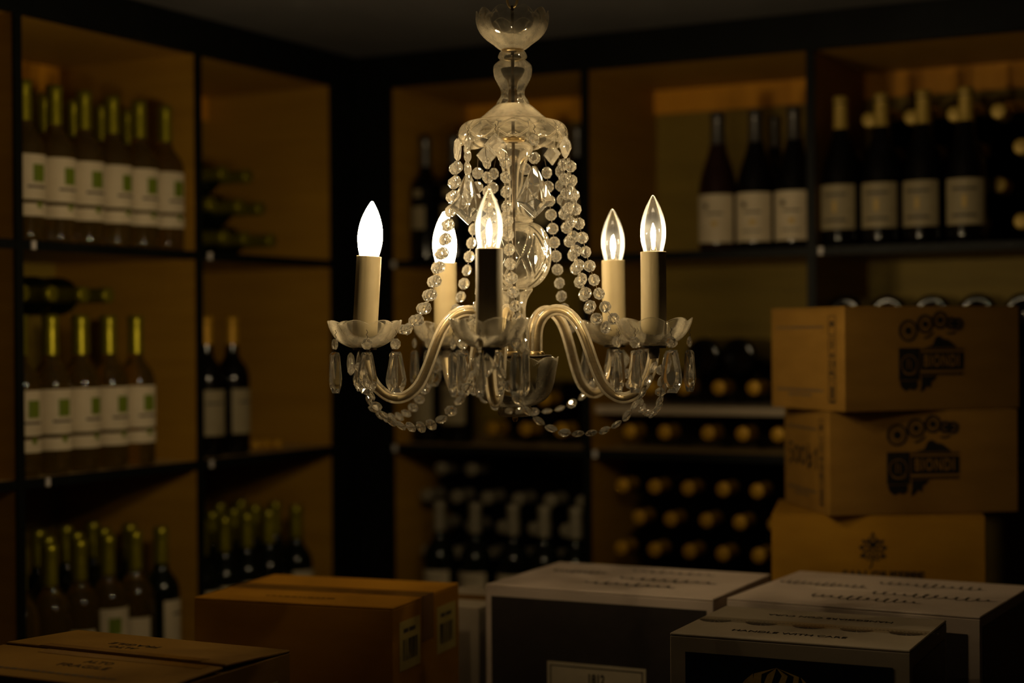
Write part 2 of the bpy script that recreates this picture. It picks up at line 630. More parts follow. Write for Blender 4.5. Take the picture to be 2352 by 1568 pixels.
def bottle_meshes(spec):
    if spec in BME:
        return BME[spec]
    kind, glass, cap, cz, labels = SPECS[spec]
    prof = bottle_profile(kind)
    d = {}
    d['glass'] = lathe(prof, 28)
    d['glass'].materials.append(glass)
    top = prof[-1][1]
    zs = [cz + (top - cz) * k / 7 for k in range(8)]
    cp_ = [(radius_at(prof, z) + 0.0006, z) for z in zs[:-1]] + [(0.0150, top + 0.0002), (0.0132, top + 0.0012), (0.0, top + 0.0012)]
    d['capsule'] = lathe(cp_, 24)
    d['capsule'].materials.append(cap)
    lab = []
    for (z0, z1, a, mat, prints) in labels:
        me = strip(prof, z0, z1, -a, a, 0.0004, 22, 1)
        me.materials.append(mat)
        pr = []
        for (pname, p0, p1, b0, b1, pm) in prints:
            q = strip(prof, p0, p1, b0, b1, 0.0008, 6, 1)
            q.materials.append(pm)
            pr.append((pname, q))
        lab.append((me, pr))
    d['labels'] = lab
    BME[spec] = d
    return d


W_LAB = [(0.075, 0.157, 1.45, paper, [('green_square', 0.107, 0.139, -0.34, 0.34, green_ink), ('print_line', 0.096, 0.1005, -0.62, 0.5, ink_grey)]),
         (0.045, 0.068, 1.45, paper, [('green_dot', 0.060, 0.071, -0.14, 0.14, green_ink)])]
SPECS = {
    'white': ('bordeaux', gl_white, cap_olive, 0.220, W_LAB),
    'white_back': ('bordeaux', gl_rose, cap_olive, 0.220, []),
    'white_plain': ('bordeaux', gl_white, cap_olive, 0.220, [(0.05, 0.128, 0.85, paper, [])]),
    'red_gold': ('bordeaux', gl_black, cap_gold, 0.235, [(0.045, 0.14, 0.95, paper_grey, [('print_line', 0.11, 0.115, -0.5, 0.5, ink_grey)])]),
    'red_olive': ('bordeaux', gl_green, cap_olive, 0.222, [(0.055, 0.15, 1.1, paper, [('print_line', 0.12, 0.125, -0.6, 0.6, ink_grey)])]),
    'red_grey': ('bordeaux', gl_green, cap_grey, 0.226, [(0.035, 0.138, 1.15, paper, [('print_line', 0.118, 0.122, -0.7, 0.7, ink_grey), ('print_line', 0.085, 0.088, -0.5, 0.5, ink_grey)])]),
    'shade': ('bordeaux', gl_black, cap_steel, 0.225, [(0.075, 0.128, 0.5, paper_grey, []), (0.150, 0.168, 0.28, paper_grey, [])]),
    'burg_steel': ('burgundy', gl_black, cap_steel, 0.226, [(0.016, 0.118, 1.2, paper, [('print_mark', 0.088, 0.098, -0.45, -0.18, ink_grey), ('gold_crest', 0.05, 0.062, 0.0, 0.3, gold_print), ('print_line', 0.075, 0.079, -0.3, 0.6, ink_grey), ('print_line', 0.036, 0.039, -0.4, 0.6, ink_grey)])]),
    'burg_plum': ('burgundy', gl_plum, cap_steel, 0.226, [(0.016, 0.118, 1.2, paper, [('print_mark', 0.088, 0.098, -0.45, -0.18, ink_grey), ('gold_crest', 0.05, 0.062, 0.0, 0.3, gold_print), ('print_line', 0.075, 0.079, -0.3, 0.6, ink_grey)])]),
    'burg_cream': ('tall', gl_black, cap_cream, 0.240, [(0.034, 0.125, 1.05, paper_grey, [('gold_crest', 0.068, 0.092, -0.1, 0.1, gold_print), ('print_line', 0.102, 0.107, -0.6, 0.6, ink_grey), ('print_line', 0.050, 0.055, -0.6, 0.6, ink_grey)])]),
    'lie_gold': ('bordeaux', gl_black, cap_gold, 0.235, []),
    'lie_grey': ('bordeaux', gl_black, cap_grey, 0.226, []),
    'lie_olive': ('bordeaux', gl_green, cap_olive, 0.222, []),
    'lie_cream': ('burgundy', gl_black, cap_cream, 0.235, []),
}


def bottle(spec, label, group):
    d = bottle_meshes(spec)
    root = empty('wine_bottle')
    tag(root, label, 'bottle', group)
    link('glass_body', d['glass'], None, root)
    link('capsule', d['capsule'], None, root)
    for me, pr in d['labels']:
        l = link('paper_label', me, None, root)
        for pname, q in pr:
            link(pname, q, None, l)
    return root


def stand(wl, spec, u, v, z, label, group, turn=0.0):
    b = bottle(spec, label, group)
    b.location = wallpt(wl, u, v, z + 0.0005)
    b.rotation_euler = (0, 0, wallrot(wl) + turn)
    return b


def lie(wl, spec, u, v_tip, z, label, group, reverse=False):
    """bottle on its side, capsule towards the shelf front (or its foot, when reversed)"""
    b = bottle(spec, label, group)
    kind = SPECS[spec][0]
    L_ = 0.307 if kind == 'tall' else 0.2947
    t, bk = WALLS[wl]
    ax = Vector((-bk.x, -bk.y, 0)) * (-1 if reverse else 1)   # local +z of the bottle
    p = wallpt(wl, u, v_tip + (0 if reverse else L_), z)
    zx = ax
    xx = Vector((0, 0, 1)).cross(zx).normalized()
    yx = zx.cross(xx)
    rot = random.uniform(0, 6.28)
    m = Matrix((xx, yx, zx)).transposed().to_4x4() @ Matrix.Rotation(rot, 4, 'Z')
    b.matrix_world = Matrix.Translation(p) @ m
    return b


ORD = ['first', 'second', 'third', 'fourth', 'fifth', 'sixth', 'seventh', 'eighth']
ROWN = ['bottom', 'second', 'third', 'fourth', 'fifth', 'sixth']


def spread(wl, us, dmin, lo=None, hi=None):
    """keep the order of us but leave room for whole bottles between the uprights"""
    us = sorted(us)
    posts = LP if wl == 'L' else RP
    mid_u = us[len(us) // 2]
    for k in range(len(posts) - 1):
        a = posts[k] + (0 if k == 0 else TH)
        if a - 0.03 <= mid_u <= posts[k + 1] + 0.03:
            lo = a + dmin / 2 if lo is None else lo
            hi = posts[k + 1] - dmin / 2 if hi is None else hi
            break
    us[0] = max(us[0], lo)
    for i in range(1, len(us)):
        us[i] = max(us[i], us[i - 1] + dmin)
    us[-1] = min(us[-1], hi)
    for i in range(len(us) - 2, -1, -1):
        us[i] = min(us[i], us[i + 1] - dmin)
    return us


def row(wl, spec, pxs, py, v, z, label, group=None, jit=0.0, turn=0.0):
    """a row of standing bottles where the photo shows them; labels count from the corner"""
    dia = 0.0785 if SPECS[spec][0] == 'bordeaux' else 0.0845
    us = spread(wl, [onwall(wl, px, py, v)[0] for px in pxs], dia)
    for i, u in enumerate(us):
        stand(wl, spec, u, v, z, label.replace('#', ORD[i]), group, turn + random.uniform(-0.12, 0.12))
    return us


def lie_row(wl, spec, us, v_tip, z, label, group, reverse=False, jit=0.0):
    for i, u in enumerate(us):
        lie(wl, spec, u, v_tip + random.uniform(-jit, jit), z, label.replace('#', ORD[i]), group, reverse)


def pxu(wl, pxs, py, v):
    return [onwall(wl, px, py, v)[0] for px in pxs]


# --- left shelving, bay nearer the camera, upper shelf
row('L', 'white', [72, 135, 203, 262, 320, 385], 450, 0.050, S1,
    'green-square white wine bottle on the upper shelf, # from the corner side', 'green-square bottles on the upper left shelf')
row('L', 'white_back', [96, 160, 226, 285, 345], 400, 0.150, S1,
    'amber bottle behind the upper green-square row, # from the corner side', 'amber bottles behind the upper green-square row')
# middle shelf
row('L', 'white', [72, 115, 188, 245, 312], 900, 0.050, S2,
    'green-square white wine bottle beneath bottles laid flat, # from the corner side', 'green-square bottles on the middle left shelf')
row('L', 'white_back', [118, 190, 262], 880, 0.20, S2,
    'amber bottle behind the middle green-square row, # from the corner side', 'amber bottles behind the middle green-square row')
lie_row('L', 'lie_olive', spread('L', pxu('L', [72, 128, 186, 240], 668, 0.05), 0.0775), 0.045, S2 + 0.2947 + 0.0390,
        'dark bottle laid flat on the middle green-square bottles, # from the corner side', 'bottles laid flat on standing bottles', jit=0.012)
# lower shelf
us = spread('L', pxu('L', [70, 117, 187, 248, 305, 367], 1300, 0.055), 0.0785)
low_l = 'white wine bottle with plain label behind the half-open carton, # from the corner side'
for i, (u, sp_, tn, lb_) in enumerate(zip(us, ('red_olive', 'white_plain', 'white', 'white_plain', 'white_plain', 'white_plain'), (0.3, -0.8, -0.5, -0.9, -0.9, -0.9),
                                          ('dark olive-capped bottle ending the row of plain-label white wines', low_l, 'green-square white wine bottle alone among plain-label bottles', low_l, low_l, low_l))):
    stand('L', sp_, u, 0.055, S3, lb_.replace('#', ORD[i]), None, tn + random.uniform(-.1, .1))
row('L', 'lie_olive', [95, 160, 225, 285, 335], 1250, 0.15, S3, 'unlabelled dark bottle behind the plain-label white wines, # from the corner side', 'dark bottles behind the plain white wines')
row('L', 'lie_olive', [125, 190, 252], 1200, 0.25, S3, 'unlabelled dark bottle two behind the plain-label white wines, # from the corner side', 'dark bottles at the back of the lower left shelf')

# --- left shelving, bay next to the corner
u0 = onwall('L', 622, 556, 0.05)[0]
for r_, (n_, off) in enumerate(((4, 0.0), (3, 0.5), (2, 1.0))):
    lie_row('L', 'lie_olive', [u0 + (k + off) * 0.0785 for k in range(n_)], 0.05, S1 + 0.0390 + r_ * 0.0682,
            'dark bottle in the small pile, %s row, # from the corner side' % ROWN[r_], 'bottles in the small pile by the corner', jit=0.012)
row('L', 'red_gold', [533], 880, 0.06, S2, 'dark red wine bottle with gold capsule and cream label on half-empty shelf')
row('L', 'red_gold', [474], 880, 0.06, S2, 'gold-capped dark bottle half hidden by the upright beside its twin', turn=-0.5)
row('L', 'red_olive', [476, 521, 570, 617, 680], 1250, 0.055, S3, 'labelled red wine bottle with olive capsule, # from the black corner panel', 'olive-capped red wine bottles by the corner panel')
row('L', 'lie_olive', [505, 555, 605, 655], 1200, 0.15, S3, 'unlabelled bottle behind the olive-capped red wines, # from the corner panel', 'second row behind the olive-capped red wines')
row('L', 'lie_olive', [490, 540, 590], 1180, 0.25, S3, 'unlabelled bottle two behind the olive-capped red wines, # from the corner panel', 'back row behind the olive-capped red wines')
cork_me = lathe([(0.0, 0.0), (0.0105, 0.0), (0.0115, 0.003), (0.0115, 0.030), (0.0105, 0.033), (0.0, 0.033)], 16)
for px, py, ck in ((583, 1024, 'nearest the gold-capped bottles'), (600, 1020, 'between the two others'), (622, 1022, 'nearest the black corner panel')):
    u = onwall('L', px, py, 0.08)[0]
    o = link('bottle_cork', cork_me, cap_gold)
    o.location = wallpt('L', u, 0.08, S2 + 0.0118)
    o.rotation_euler = (PI / 2, 0, random.uniform(0, 3))
    tag(o, 'loose cork on the half-empty shelf, ' + ck, 'cork', 'loose corks on the shelf')

# --- right shelving, first bay
row('R', 'shade', [948, 1026, 1104, 1180, 1256, 1322], 450, 0.10, S1,
    'dark small-label bottle in shade behind the chandelier, # from the corner panel', 'dark bottles on the upper shelf behind the chandelier')
row('R', 'red_gold', [968, 1050], 900, 0.10, S2, 'cream-label bottle beside the lying gold-capped bottles, # from the corner panel', 'cream-label bottles behind the chandelier')
us = spread('R', pxu('R', [1128, 1205, 1287], 975, 0.05), 0.0785)
lie_row('R', 'lie_gold', us, 0.05, S2 + 0.0390, 'gold-capped bottle lying under two others behind the chandelier, # from the corner side', 'gold-capped bottles lying behind the chandelier')
lie_row('R', 'lie_gold', [(us[0] + us[1]) / 2, (us[1] + us[2]) / 2], 0.055, S2 + 0.0390 + 0.0685, 'gold-capped bottle lying on three others behind the chandelier, # from the corner side', 'gold-capped bottles lying behind the chandelier')
row('R', 'red_grey', [1010, 1092, 1183, 1252, 1328], 1180, 0.042, S3,
    'grey-capped red wine bottle before a bottle stack, # from the corner panel', 'grey-capped bottles standing in the lower bay')
ga = RP[0] + 0.041
for r_ in range(6):
    n_ = (6, 5, 6, 5, 6, 2)[r_]
    lie_row('R', 'lie_grey', [ga + (k + (0.5 if r_ % 2 else 0)) * 0.0815 for k in range(n_)], 0.086, S3 + 0.0390 + r_ * 0.0655,
            'grey-capped bottle in the lying stack, %s row, # from the corner side' % ROWN[r_], 'grey-capped bottles lying in the stack')

# --- right shelving, second bay
us = spread('R', pxu('R', [1665, 1743, 1822], 500, 0.05), 0.0845)
stand('R', 'burg_plum', us[0], 0.05, S1, 'reddish sloping-shouldered bottle with white label beside two darker ones', None)
stand('R', 'burg_steel', us[1], 0.05, S1, 'black sloping-shouldered bottle with white label between its two neighbours', None)
stand('R', 'burg_steel', us[2], 0.05, S1, 'black sloping-shouldered bottle with white label against the upright', None)
row('R', 'shade', [1780], 480, 0.16, S1, 'dark slim bottle standing behind the white-label bottles')
ub = RP[1] + TH
us = spread('R', pxu('R', [1445, 1525, 1625, 1705, 1775], 985, 0.05), 0.0775)
lie_row('R', 'lie_gold', us, 0.05, S2 + 0.0390, 'gold-capped bottle lying under the loose board, # from the corner side', 'gold-capped bottles lying under the loose board')
bz = S2 + 0.0785
me = box_me(ub + 0.003, RP[2] - 0.003, 0.02, 0.36, bz + CAMZ, bz + 0.018 + CAMZ, 0.001, 1)
me.transform(unit_matrix('R'))
tag(link('loose_board', me, whitecard2), 'pale loose board lying across the row of gold-capped bottles', 'board')
bt = bz + 0.0185
us = spread('R', pxu('R', [1492, 1568, 1650, 1730, 1815], 905, 0.06), 0.0785)
lie_row('R', 'lie_gold', us, 0.06, bt + 0.0390, 'gold-capped bottle lying on the loose board, # from the corner side', 'gold-capped bottles on the loose board')
lie_row('R', 'lie_gold', [(us[1] + us[2]) / 2, (us[2] + us[3]) / 2], 0.07, bt + 0.0390 + 0.0685, 'dark bottle lying foot first on gold-capped bottles, # from the corner side', 'bottles lying foot first', reverse=True)
for r_ in range(5):
    n_ = 6 if r_ % 2 == 0 else 5
    lie_row('R', 'lie_gold', [ub + 0.050 + (k + (0.5 if r_ % 2 else 0)) * 0.0785 for k in range(n_)], 0.05, S3B + 0.0390 + r_ * 0.0682,
            'gold-capped bottle in the big stack, %s row, # from the corner side' % ROWN[r_], 'gold-capped bottles lying in the big stack', jit=0.006)

# --- right shelving, third bay
row('R', 'burg_cream', [1932, 2024, 2114, 2212], 500, 0.0435, S1,
    'black cream-capped bottle with cream label, # from the upright beside white-label bottles', 'cream-capped bottles standing on the upper shelf')
uc = RP[2] + TH + 0.044
for r_ in range(4):
    lie_row('R', 'lie_cream', [uc + (k + (0.5 if r_ % 2 else 0)) * 0.0870 for k in range(5)], 0.0872, S1 + 0.0425 + r_ * 0.0735,
            'cream-capped bottle in the lying stack, %s row, # from the corner side' % ROWN[r_], 'cream-capped bottles lying in the stack')
for r_ in range(5):
    lie_row('R', 'lie_grey', [uc - 0.003 + (k + (0.5 if r_ % 2 else 0)) * 0.0895 for k in range(5)], 0.06, S2 + 0.0390 + r_ * 0.0625,
            'dark bottle lying foot first behind the topmost carton, %s row, # from the corner side' % ROWN[r_], 'bottles hidden behind the topmost carton', reverse=True)

# ------------------------------------------------------------------ cartons
FACE = {'front': (Vector((1, 0, 0)), Vector((0, 0, 1)), Vector((0, -1, 0))),
        'left': (Vector((0, -1, 0)), Vector((0, 0, 1)), Vector((-1, 0, 0))),
        'right': (Vector((0, 1, 0)), Vector((0, 0, 1)), Vector((1, 0, 0))),
        'top': (Vector((1, 0, 0)), Vector((0, 1, 0)), Vector((0, 0, 1)))}


class Carton:
    """origin at the middle of its foot; x along the front, y back, z up"""

    def __init__(self, label, fl, ang, W, D, H, ztop, mat, top_mat=None, tape_on=True, gap=0.0015, lift=(0, 0), group=None, name='carton'):
        a = R(ang)
        dx, dy = Vector((COS(a), SIN(a))), Vector((-SIN(a), COS(a)))
        c = Vector(fl) + dx * W / 2 + dy * D / 2
        self.W, self.D, self.H = W, D, H
        self.root = empty(name, (c.x, c.y, CAMZ + ztop - H), a)
        tag(self.root, label, 'box', group)
        T = 0.004
        link('body', box_me(-W / 2, W / 2, -D / 2, D / 2, 0, H - T + 0.0002, 0.0012, 1), mat, self.root)
        tm = top_mat or mat
        for s, lf in ((-1, lift[0]), (1, lift[1])):
            me = box_me(-W / 2, W / 2, 0, D / 2 - gap / 2, -T, 0, 0.0012, 1)
            f = link('flap', me, tm, self.root)
            f.location = (0, s * D / 2, H)
            if s < 0:
                f.rotation_euler = (R(lf), 0, 0)
            else:
                f.rotation_euler = (R(lf), 0, PI)
        if tape_on:
            tw = 0.024
            me = join_me([(box_me(-W / 2 - 0.0004, W / 2 + 0.0004, -tw, tw, H + 0.0001, H + 0.0005), Matrix()),
                          (box_me(W / 2 + 0.0001, W / 2 + 0.0005, -tw, tw, H - 0.07, H + 0.0005), Matrix()),
                          (box_me(-W / 2 - 0.0005, -W / 2 - 0.0001, -tw, tw, H - 0.07, H + 0.0005), Matrix())])
            link('tape', me, tape, self.root)

    def on(self, face, x, y, me, mat, name, rot=0.0, off=0.0005, parent=None):
        """place a flat mesh (built in xy, z out) on a face; x from the face's left edge, y from its foot"""
        X, Y, Z = FACE[face]
        W, D, H = self.W, self.D, self.H
        org = {'front': Vector((-W / 2, -D / 2, 0)), 'left': Vector((-W / 2, D / 2, 0)),
               'right': Vector((W / 2, -D / 2, 0)), 'top': Vector((-W / 2, -D / 2, H))}[face]
        m = Matrix((X, Y, Z)).transposed().to_4x4()
        m.translation = org + X * x + Y * y + Z * off
        o = link(name, me, mat, parent or self.root)
        o.matrix_local = m @ Matrix.Rotation(rot, 4, 'Z')
        return o


def flat_box(w_, h_, t=0.0004):
    return box_me(0, w_, 0, h_, 0, t)


def text_me(s, size, sx=1.0, bold=0.0, space=1.0):
    cu = bpy.data.curves.new('text', 'FONT')
    cu.body = s
    cu.size = size
    cu.align_x = 'CENTER'
    cu.align_y = 'CENTER'
    cu.offset = bold
    cu.space_character = space
    cu.extrude = 0.00012
    cu.resolution_u = 3
    o = bpy.data.objects.new('text', cu)
    COL.objects.link(o)
    dg = bpy.context.evaluated_depsgraph_get()
    dg.update()
    me = bpy.data.meshes.new_from_object(o.evaluated_get(dg))
    bpy.data.objects.remove(o)
    bpy.data.curves.remove(cu)
    for v in me.vertices:
        v.co.x *= sx
    me.materials.clear()
    return me


def ribbon_me(lines, width, t=0.0002):
    """flat strokes: list of point lists -> thin ribbons"""
    vs, fs = [], []
    for P in lines:
        P = [Vector(p) for p in P]
        k = len(vs)
        for i, p in enumerate(P):
            d = (P[min(i + 1, len(P) - 1)] - P[max(i - 1, 0)])
            if d.length < 1e-9:
                d = Vector((1, 0))
            d.normalize()
            n = Vector((-d.y, d.x)) * width / 2
            vs += [(p.x + n.x, p.y + n.y, t), (p.x - n.x, p.y - n.y, t)]
        for i in range(len(P) - 1):
            a = k + 2 * i
            fs.append((a, a + 1, a + 3, a + 2))
    return mesh_py(vs, fs, recalc=False)


def poly_me(polys, t=0.0002):
    vs, fs = [], []
    for P in polys:
        k = len(vs)
        vs += [(p[0], p[1], t) for p in P]
        fs.append(tuple(range(k, k + len(P))))
    return mesh_py(vs, fs, recalc=False)


def disc(cx, cy_, r, n=20, sy=1.0):
    return [(cx + r * COS(2 * PI * k / n), cy_ + r * sy * SIN(2 * PI * k / n)) for k in range(n)]


def ring(cx, cy_, r, n=20):
    p = disc(cx, cy_, r, n)
    return p + [p[0]]


def swirl(w_, h_, seed, loops=11):
    """a run of flourishing loops, like an unreadable script"""
    rnd = random.Random(seed)
    pts = []
    N = loops * 14
    for i in range(N):
        t = i / N
        a = t * loops * 2 * PI
        amp = h_ * (0.28 + 0.22 * SIN(t * PI)) * (0.7 + 0.5 * rnd.random() * 0.4 + 0.3 * SIN(t * 17 + seed))
        pts.append((-w_ / 2 + t * w_ + COS(a) * w_ * 0.022, SIN(a) * amp))
    under = [(-w_ / 2 * 0.9 + w_ * 0.9 * k / 20, -h_ * 0.42 + h_ * 0.12 * SIN(k * 0.7 + seed)) for k in range(21)]
    return [pts]


def dashes(w_, h_, n, seed):
    rnd = random.Random(seed)
    out = []
    x = 0.0
    while x < w_:
        l = rnd.uniform(0.3, 1.0) * w_ / n
        out.append([(x, 0), (min(x + l, w_), 0), (min(x + l, w_), h_), (x, h_)])
        x += l + w_ / n * 0.22
    return out


def under_stack(c, heights, mats, label):
    """plain cartons that carry a visible one, down to the floor"""
    z = c.root.location.z
    for k, h in enumerate(heights):
        o = empty('carton', (c.root.location.x, c.root.location.y, z - h), c.root.rotation_euler.z)
        tag(o, label % ('directly', 'two below', 'on the floor, three below')[k], 'box')
        link('body', box_me(-c.W / 2, c.W / 2, -c.D / 2, c.D / 2, 0, h - 0.0008, 0.0035, 2), mats, o)
        link('tape', box_me(-c.W / 2 - 0.0004, c.W / 2 + 0.0004, -0.02, 0.02, h - 0.06, h - 0.0004), tape, o)
        z -= h


# ---- carton with navy front
c = Carton('white carton with navy front and gold striped emblem, HANDLE WITH CARE on top', (0.21, 2.236), -25.2, 0.322, 0.242, 0.35, -0.40, whitecard2, tape_on=False, gap=0.0006)
W_, D_, H_ = c.W, c.D, c.H
c.on('front', 0.022, 0.01, flat_box(W_ - 0.044, H_ - 0.034), navy, 'navy_panel')
c.on('right', 0.016, 0.01, flat_box(D_ - 0.034, H_ - 0.034), navy, 'navy_panel')
c.on('left', 0.016, 0.01, flat_box(D_ - 0.034, H_ - 0.034), navy, 'navy_panel')
c.on('top', 0.150, 0.050, text_me('HANDLE WITH CARE', 0.0165, 1.0), ink, 'printed_text')
c.on('top', 0.170, 0.190, text_me('MANEGGIARE CON CURA', 0.0155, 0.98), ink, 'printed_text', rot=PI)
for k in range(5):
    wd = []
    for j in range(9):
        a0, a1 = PI + (j + 0.12) * PI / 9, PI + (j + 0.88) * PI / 9
        wd.append([(0.003 * COS(a0), 0.003 * SIN(a0)), (0.023 * COS(a0), 0.021 * SIN(a0)), (0.023 * COS(a1), 0.021 * SIN(a1)), (0.003 * COS(a1), 0.003 * SIN(a1))])
    c.on('top', 0.026 + k * 0.0665, D_ / 2 - 0.002, poly_me(wd), ink_grey, 'fan_print')
    tr = [[(j * 0.0055 - 0.03, 0), (j * 0.0055 - 0.0262, 0), (j * 0.0055 - 0.028, 0.004)] for j in range(12)]
    c.on('top', 0.034 + k * 0.0665, D_ / 2 + 0.003, poly_me(tr), ink_grey, 'seam_print')
me = poly_me([[(-W_ / 2 + 0.002, -0.018), (W_ / 2 - 0.002, -0.018), (W_ / 2 - 0.002, 0.018), (-W_ / 2 + 0.002, 0.018)]])
clear_tape = thin_glass('clear_tape', 0.012, ior=1.25, rough=0.15, edge=0.0, settle=0.0)
c.on('top', W_ / 2, D_ / 2, me, clear_tape, 'clear_tape', off=0.0009)
# gold striped round emblem on the navy front
em_r = 0.058
st = []
for k in range(9):
    x0 = -em_r * 0.94 + k * em_r * 0.212
    x1 = x0 + em_r * 0.135
    P1, P2 = [], []
    for j in range(13):
        yy = -em_r + 2 * em_r * j / 12
        bend = 0.16 * em_r * SIN(j * 0.55 + k * 0.8) + 0.10 * em_r * (j / 12)
        lim = math.sqrt(max(em_r ** 2 - yy ** 2, 0))
        a_, b_ = max(-lim, min(lim, x0 - bend)), max(-lim, min(lim, x1 - bend * 0.8))
        P1.append((a_, yy))
        P2.append((b_, yy))
    for j in range(12):
        q = [P1[j], P2[j], P2[j + 1], P1[j + 1]]
        if (P2[j][0] - P1[j][0]) + (P2[j + 1][0] - P1[j + 1][0]) > 0.002:
            st.append(q)
c.on('front', 0.148, H_ - 0.036 - em_r, poly_me(st), gold_print, 'gold_striped_emblem', off=0.0011)
under_stack(c, [0.4, 0.4], kraft_dark, 'plain brown carton %s under the navy-fronted carton')

# ---- carton marked 1812
c = Carton('white carton with charcoal front bearing a framed label marked 1812', (-0.046, 2.686), -26.0, 0.388, 0.290, 0.36, -0.40, whitecard, tape_on=False)
W_, D_, H_ = c.W, c.D, c.H
c.on('front', 0.011, 0.01, flat_box(W_ - 0.022, H_ - 0.028), charcoal, 'charcoal_panel')
c.on('right', 0.011, 0.01, flat_box(D_ - 0.022, H_ - 0.028), charcoal, 'charcoal_panel')
c.on('left', 0.011, 0.01, flat_box(D_ - 0.022, H_ - 0.028), charcoal, 'charcoal_panel')
lx, ly, lw, lh = 0.110, 0.05, 0.168, 0.195
lb = c.on('front', lx, ly, flat_box(lw, lh), paper, 'framed_label', off=0.0010)
fr = [[(0.006, 0.006), (lw - 0.006, 0.006), (lw - 0.006, lh - 0.006), (0.006, lh - 0.006), (0.006, 0.006)]]
fm = ribbon_me(fr, 0.0024)
c.on('front', lx, ly, fm, ink, 'label_frame_line', off=0.0015)
c.on('front', lx + lw * 0.5, ly + lh - 0.024, text_me('1812', 0.021, 0.72, 0.0006), ink, 'printed_text', off=0.0015)
c.on('front', lx + lw * 0.5, ly + lh - 0.062, ribbon_me(swirl(0.12, 0.028, 5, 6), 0.0022), ink, 'script_print', off=0.0015)
for sx_, sy_, ww, sd, wd_ in ((0.085, 0.190, 0.10, 1, 0.004), (0.235, 0.235, 0.15, 2, 0.0032), (0.255, 0.150, 0.17, 3, 0.0042), (0.215, 0.085, 0.16, 4, 0.004)):
    c.on('top', sx_, sy_, ribbon_me(swirl(ww, 0.034, sd, 9), wd_), ink_grey, 'script_print')
under_stack(c, [0.395, 0.395], whitecard2, 'plain pale carton %s under the carton marked 1812')

# ---- big white carton behind the navy one
c = Carton('broad white carton with four rows of script printed on its top', (0.325, 2.53), -29.5, 0.383, 0.325, 0.36, -0.40, whitecard, tape_on=False)
W_, D_, H_ = c.W, c.D, c.H
c.on('front', 0.018, 0.01, flat_box(W_ - 0.036, H_ - 0.036), charcoal, 'charcoal_panel')
c.on('right', 0.012, 0.01, flat_box(D_ - 0.024, H_ - 0.026), navy, 'navy_panel')
c.on('left', 0.012, 0.01, flat_box(D_ - 0.024, H_ - 0.026), charcoal, 'charcoal_panel')
for sx_, sy_, ww, sd in ((0.085, 0.195, 0.145, 11), (0.245, 0.250, 0.17, 12), (0.275, 0.145, 0.19, 13), (0.190, 0.080, 0.17, 14)):
    c.on('top', sx_, sy_, ribbon_me(swirl(ww, 0.040, sd, 12), 0.0026), ink_grey, 'script_print')
under_stack(c, [0.395, 0.395], whitecard2, 'plain pale carton %s under the broad white carton')

# ---- brown carton with two stickers
c = Carton('plain brown carton with two barcode stickers on its side', (-0.496, 2.572), -20.0, 0.337, 0.262, 0.36, -0.40, kraft)
W_, D_, H_ = c.W, c.D, c.H
for sx_, sd in ((0.022, 1), (0.168, 2)):
    s = c.on('right', sx_, H_ - 0.100, flat_box(0.078, 0.074), paper_y, 'sticker')
    bars = []
    rnd = random.Random(sd)
    x = 0.012
    while x < 0.066:
        b_ = rnd.uniform(0.001, 0.0035)
        bars.append([(x, 0.014), (x + b_, 0.014), (x + b_ + rnd.uniform(-.002, .002), 0.046), (x + rnd.uniform(-.002, .001), 0.046)])
        x += b_ + rnd.uniform(0.0012, 0.004)
    bars += [[(a + 0.014, 0.056), (b2 + 0.014, 0.056), (b2 + 0.014, 0.062), (a + 0.014, 0.062)] for a, b2 in ((0, 0.018), (0.021, 0.045))]
    c.on('right', sx_, H_ - 0.100, poly_me(bars), ink_grey, 'barcode_print', off=0.001)
c.on('top', 0.10, 0.045, poly_me(dashes(0.12, 0.006, 9, 3)), tape, 'faded_print')
under_stack(c, [0.395, 0.395], kraft_dark, 'plain brown carton %s under the carton with two stickers')

# ---- brown carton marked ALTO FRAGILE
c = Carton('brown carton with half-open flaps printed ALTO FRAGILE', (-0.736, 2.062), -26.9, 0.356, 0.282, 0.36, -0.404, kraft_pale, tape_on=False, gap=0.004, lift=(1.6, 2.6))
W_, D_, H_ = c.W, c.D, c.H
flaps = [o for o in c.root.children if o.name.startswith('flap')]


def on_flap(flap, x, y, me, mat, name, rot=0.0):
    o = link(name, me, mat, flap)
    o.matrix_local = Matrix.Translation((x, y, 0.0003)) @ Matrix.Rotation(rot, 4, 'Z')
    return o


on_flap(flaps[0], 0.02, 0.098, text_me('ALTO', 0.017), ink, 'printed_text')
on_flap(flaps[0], 0.015, 0.074, text_me('FRAGILE', 0.019, 1.15), ink, 'printed_text')
on_flap(flaps[0], -0.10, 0.030, poly_me(dashes(0.2, 0.006, 14, 8)), ink_grey, 'faded_print')
on_flap(flaps[1], 0.015, 0.098, text_me('ALTO', 0.017), ink, 'printed_text')
on_flap(flaps[1], 0.015, 0.074, text_me('FRAGILE', 0.019, 1.15), ink, 'printed_text')
on_flap(flaps[0], -0.10, 0.118, box_me(0, 0.26, 0, 0.02, 0, 0.0002), tape, 'tape')
on_flap(flaps[1], -0.14, 0.118, box_me(0, 0.26, 0, 0.02, 0, 0.0002), tape, 'tape')
s = c.on('right', 0.165, H_ - 0.145, flat_box(0.088, 0.11), paper_grey, 'sticker')
for k in range(4):
    c.on('right', 0.172, H_ - 0.060 - k * 0.02, poly_me(dashes(0.07, 0.008, 6, 20 + k)), ink_grey, 'faded_print', off=0.001)
under_stack(c, [0.393, 0.393], kraft_dark, 'plain brown carton %s under the carton with half-open flaps')

# ---- pale carton in the gap
c = Carton('pale carton squeezed in the gap beside the carton marked 1812', (-0.335, 2.885), -23.0, 0.30, 0.20, 0.34, -0.452, whitecard2)
under_stack(c, [0.379, 0.379], whitecard2, 'plain pale carton %s under the carton squeezed in the gap')

